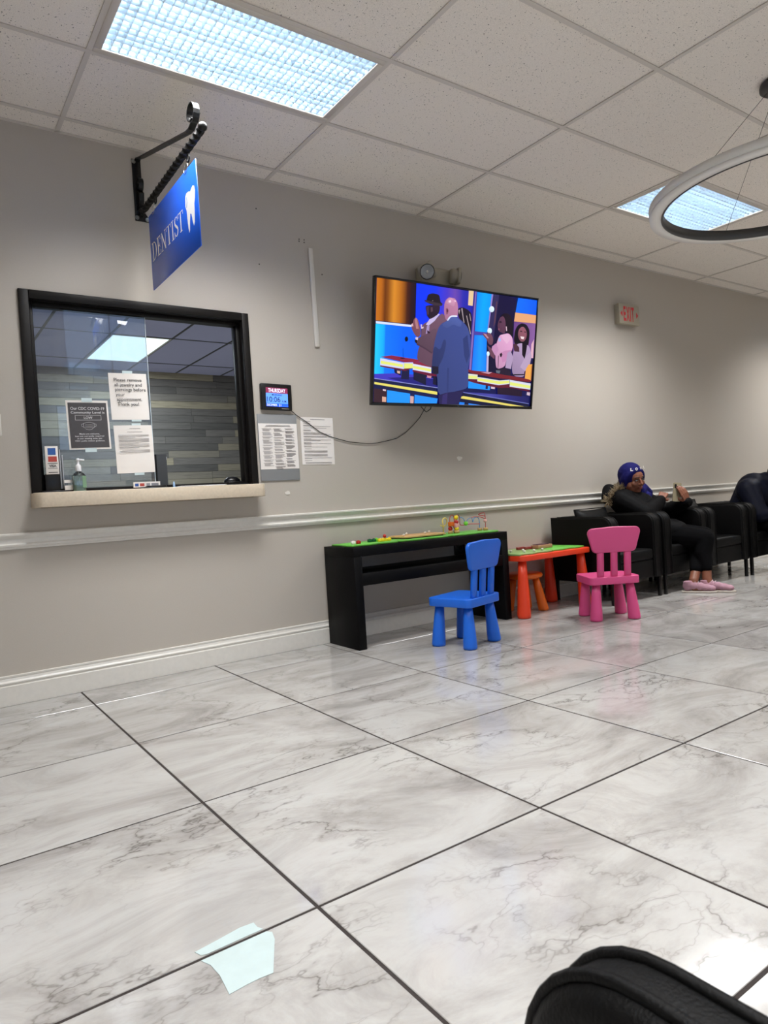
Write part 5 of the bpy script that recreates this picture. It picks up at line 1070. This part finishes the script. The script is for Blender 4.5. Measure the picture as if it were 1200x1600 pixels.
# headscarf: shell around the skull, open at the face, with folds round the neck
b = B(); b.ball(hP(0, -.043, .038), .111, (.95, 1.03, 1.02), M4=hrot); b.ball(hP(0, -.06, -.05), .1, (1, .9, 1.15), M4=hrot)
ring_ = [hP(.092 * sin(R(a_)), .022 + .026 * cos(R(a_)) - .02 * abs(sin(R(a_))), .0 + .098 * cos(R(a_)) - .006) for a_ in range(-150, 151, 15)]
limb(b, [(p, .021) for p in ring_]); limb(b, [(p + (hP(0, -.03, 0) - hc), .03) for p in ring_])
limb(b, [(hP(-.09, -.01, -.13), .05), (hP(-.03, .045, -.15), .04), (hP(.03, .045, -.15), .04), (hP(.09, -.01, -.135), .05)])
limb(b, [(hP(.06, .06, -.165), .036), (hP(.0, .085, -.17), .036), (hP(-.06, .075, -.175), .036), (hP(-.12, .04, -.16), .04)])
limb(b, [(V3(5.36, -.3, .86), .05), (V3(5.43, -.27, .885), .055), (V3(5.51, -.27, .84), .048)])
scarf = remesh(b, 'headscarf', .007, 3, 'scarf', pw)
q = B(); tm = frame_m(hP(0, 0, 0), *[hrot.to_3x3() @ Vector(v) for v in ((1, 0, 0), (0, 0, 1), (0, 1, 0))])
for k, ch in enumerate('LOVE'):
    a = R(36 - 24 * k); ctr = hP(.097 * sin(a), -.005 + .055 * cos(a), .103); fr = hrot.to_3x3()
    nx = fr @ Vector((sin(a), cos(a), .3)).normalized(); ux = fr @ Vector((-cos(a), sin(a), 0)); vx = -ux.cross(nx) if False else nx.cross(ux)
    text_into(q, ch, frame_m(ctr + nx * .0155 - ux * .011 - vx * .01, ux, vx, nx), .021, .025, .04)
obj('lettering', q, 'whitepaint', scarf)
# coat
b = B()
limb(b, [(neck + V3(-.0, 0.03, -.06), .085), (chest, .165), (belly, .185), (pel + V3(0, 0, .01), .185)])
limb(b, [(chest + V3(-.04, 0, .03), .12), (rs + V3(.04, .0, -.01), .115), (rs, .1), (re_, .085), (rw * .85 + re_ * .15, .058), (rw, .045)]); limb(b, [(chest + V3(.03, 0, .03), .115), (ls, .105), (le, .08), (lw, .045)])
limb(b, [(chest + V3(.05, -.06, .03), .1), (chest + V3(-.08, -.06, .0), .11)])
limb(b, [(V3(5.14, -.14, .885), .06), (V3(5.09, -.17, .82), .065), (V3(5.25, -.13, .86), .08), (V3(5.38, -.13, .86), .07)])
limb(b, [(hipr + V3(0, -.03, .03), .13), (hipr * .55 + kr * .45 + V3(0, 0, .04), .095)]); limb(b, [(hipl + V3(0, -.03, .03), .13), (hipl * .6 + kl * .4 + V3(0, 0, .04), .1)])
coat = remesh(b, 'coat', .01, 4, 'jacket', pw)
q = B(); q.tube([neck + V3(.03, -.12, -.05), chest + V3(.04, -.18, -.02), belly + V3(.03, -.19, .0), pel + V3(.02, -.19, .06)], .004, 6); obj('zip', q, 'grey', coat)
# fur trim of the hood
q = B(); path = [V3(5.44, -.17, .93), V3(5.36, -.13, .93), V3(5.2, -.2, .905), V3(5.14, -.235, .885), V3(5.075, -.235, .845), V3(5.02, -.2, .785)]
r2 = random.Random(3)
for k in range(len(path) - 1):
    for n_ in range(190):
        p = path[k].lerp(path[k + 1], r2.random()); d = V3(r2.gauss(0, 1), r2.gauss(0, 1), r2.gauss(0, 1)).normalized(); q.cone(p, p + d * r2.uniform(.04, .075), .006, .0006, 4, False)
fur = obj('fur_trim', q, 'fur', coat)
# leggings
b = B()
for Hh, K, A in ((hipr, kr, ar), (hipl, kl, al)):
    cut = K * .2 + A * .8 + V3(0, 0, .02); limb(b, [(Hh, .118), (Hh * .5 + K * .5, .105), (K, .08), (K * .62 + A * .38 + V3(-.005, .02, 0), .073), (cut, .047)])
remesh(b, 'leggings', .009, 3, 'legging', pw)
for sh, (h_, t_) in enumerate(((heel_r, toe_r), (heel_l, toe_l))): shoe(pw, h_, t_)
# phone held in the left hand
s = thing('phone', 'gold backed phone held up by the person in the blue headscarf', 'phone', pc)
n, u, v = pn, pu, pv
FM = frame_m(V3(0, 0, 0), u, v, n)
q = B(); q.prism(rrect(.08, .165, .01), -.0045, .0045, FM, bev=.002); obj('case', q, 'phone', s)
q = B(); q.prism(rrect(.02, .034, .006), .0045, .0062, FM @ Matrix.Translation((-.021, .053, 0))); obj('camera_bump', q, 'plasticblack', s)
q = B(); q.prism(rrect(.069, .149, .008), -.0052, -.0046, FM); obj('screen', q, 'plasticblack', s)
# --- person at the right edge, leaning forward in a navy jacket
p2 = thing('person', 'person leaning forward in a navy padded jacket, cut off by the right edge', 'person', (0, 0, 0))
OFF = V3(6.985, 0, 0)
pel, belly, chest, neck = OFF + V3(.0, -.34, .48), OFF + V3(.0, -.40, .62), OFF + V3(.02, -.47, .80), OFF + V3(.05, -.60, .90); hc, hf = OFF + V3(.09, -.70, .96), V3(.35, -.8, -.45)
b = B(); hP, hrot = head(b, hc, hf, V3(0, -.3, 1))
limb(b, [(neck, .055), (chest, .1), (belly, .12), (pel, .14)])
arms = []
for sx in (-1, 1):
    S, E_, W_ = chest + V3(sx * .17, -.02, .0), OFF + V3(sx * .2, -.62, .56), OFF + V3(sx * .07 + .02, -.82, .56); arms.append((S, E_, W_)); limb(b, [(chest, .08), (S, .055), (E_, .042), (W_, .027)])
    hand(b, W_, V3(-sx * .5, -.6, -.1), V3(0, 0, -1), 35, .18, -sx)
legs = []
for sx in (-1, 1):
    Hh, K, A = OFF + V3(sx * .09, -.38, .48), OFF + V3(sx * .12, -.80, .46), OFF + V3(sx * .12, -.76, .09); legs.append((Hh, K, A)); limb(b, [(Hh, .09), (K, .06), (A, .04), (A + V3(0, -.12, -.05), .03)])
body2 = remesh(b, 'body', .006, 1, 'skin', p2)
b = B(); b.ball(hP(0, -.02, .045), .1, (.9, 1.08, .95), M4=hrot); b.ball(hP(0, -.06, -.02), .07, (1.05, .8, 1.1), M4=hrot); remesh(b, 'hair', .008, 2, 'hair', body2)
for sx in (-1, 1): 
    q = B(); q.ball(hP(sx * .033, .074, .012), .0115, (1.2, .6, .6), 12, 8, hrot); obj('eye', q, 'eyedark', body2)
b = B(); limb(b, [(neck + V3(0, .03, -.02), .09), (chest, .17), (belly, .175), (pel, .18)])
for S, E_, W_ in arms: limb(b, [(chest, .15), (S, .11), (E_, .08), (W_, .045)])
remesh(b, 'jacket', .011, 4, 'navy', p2)
b = B()
for Hh, K, A in legs: limb(b, [(Hh, .11), (K, .085), (A + V3(0, 0, .02), .06)])
remesh(b, 'trousers', .011, 3, 'legging', p2)
for Hh, K, A in legs:
    b = B(); limb(b, [(V3(A.x, A.y + .03, .05), .045), (V3(A.x, A.y - .08, .042), .042), (V3(A.x, A.y - .17, .036), .036)]); remesh(b, 'shoe', .008, 2, 'plasticblack', p2)
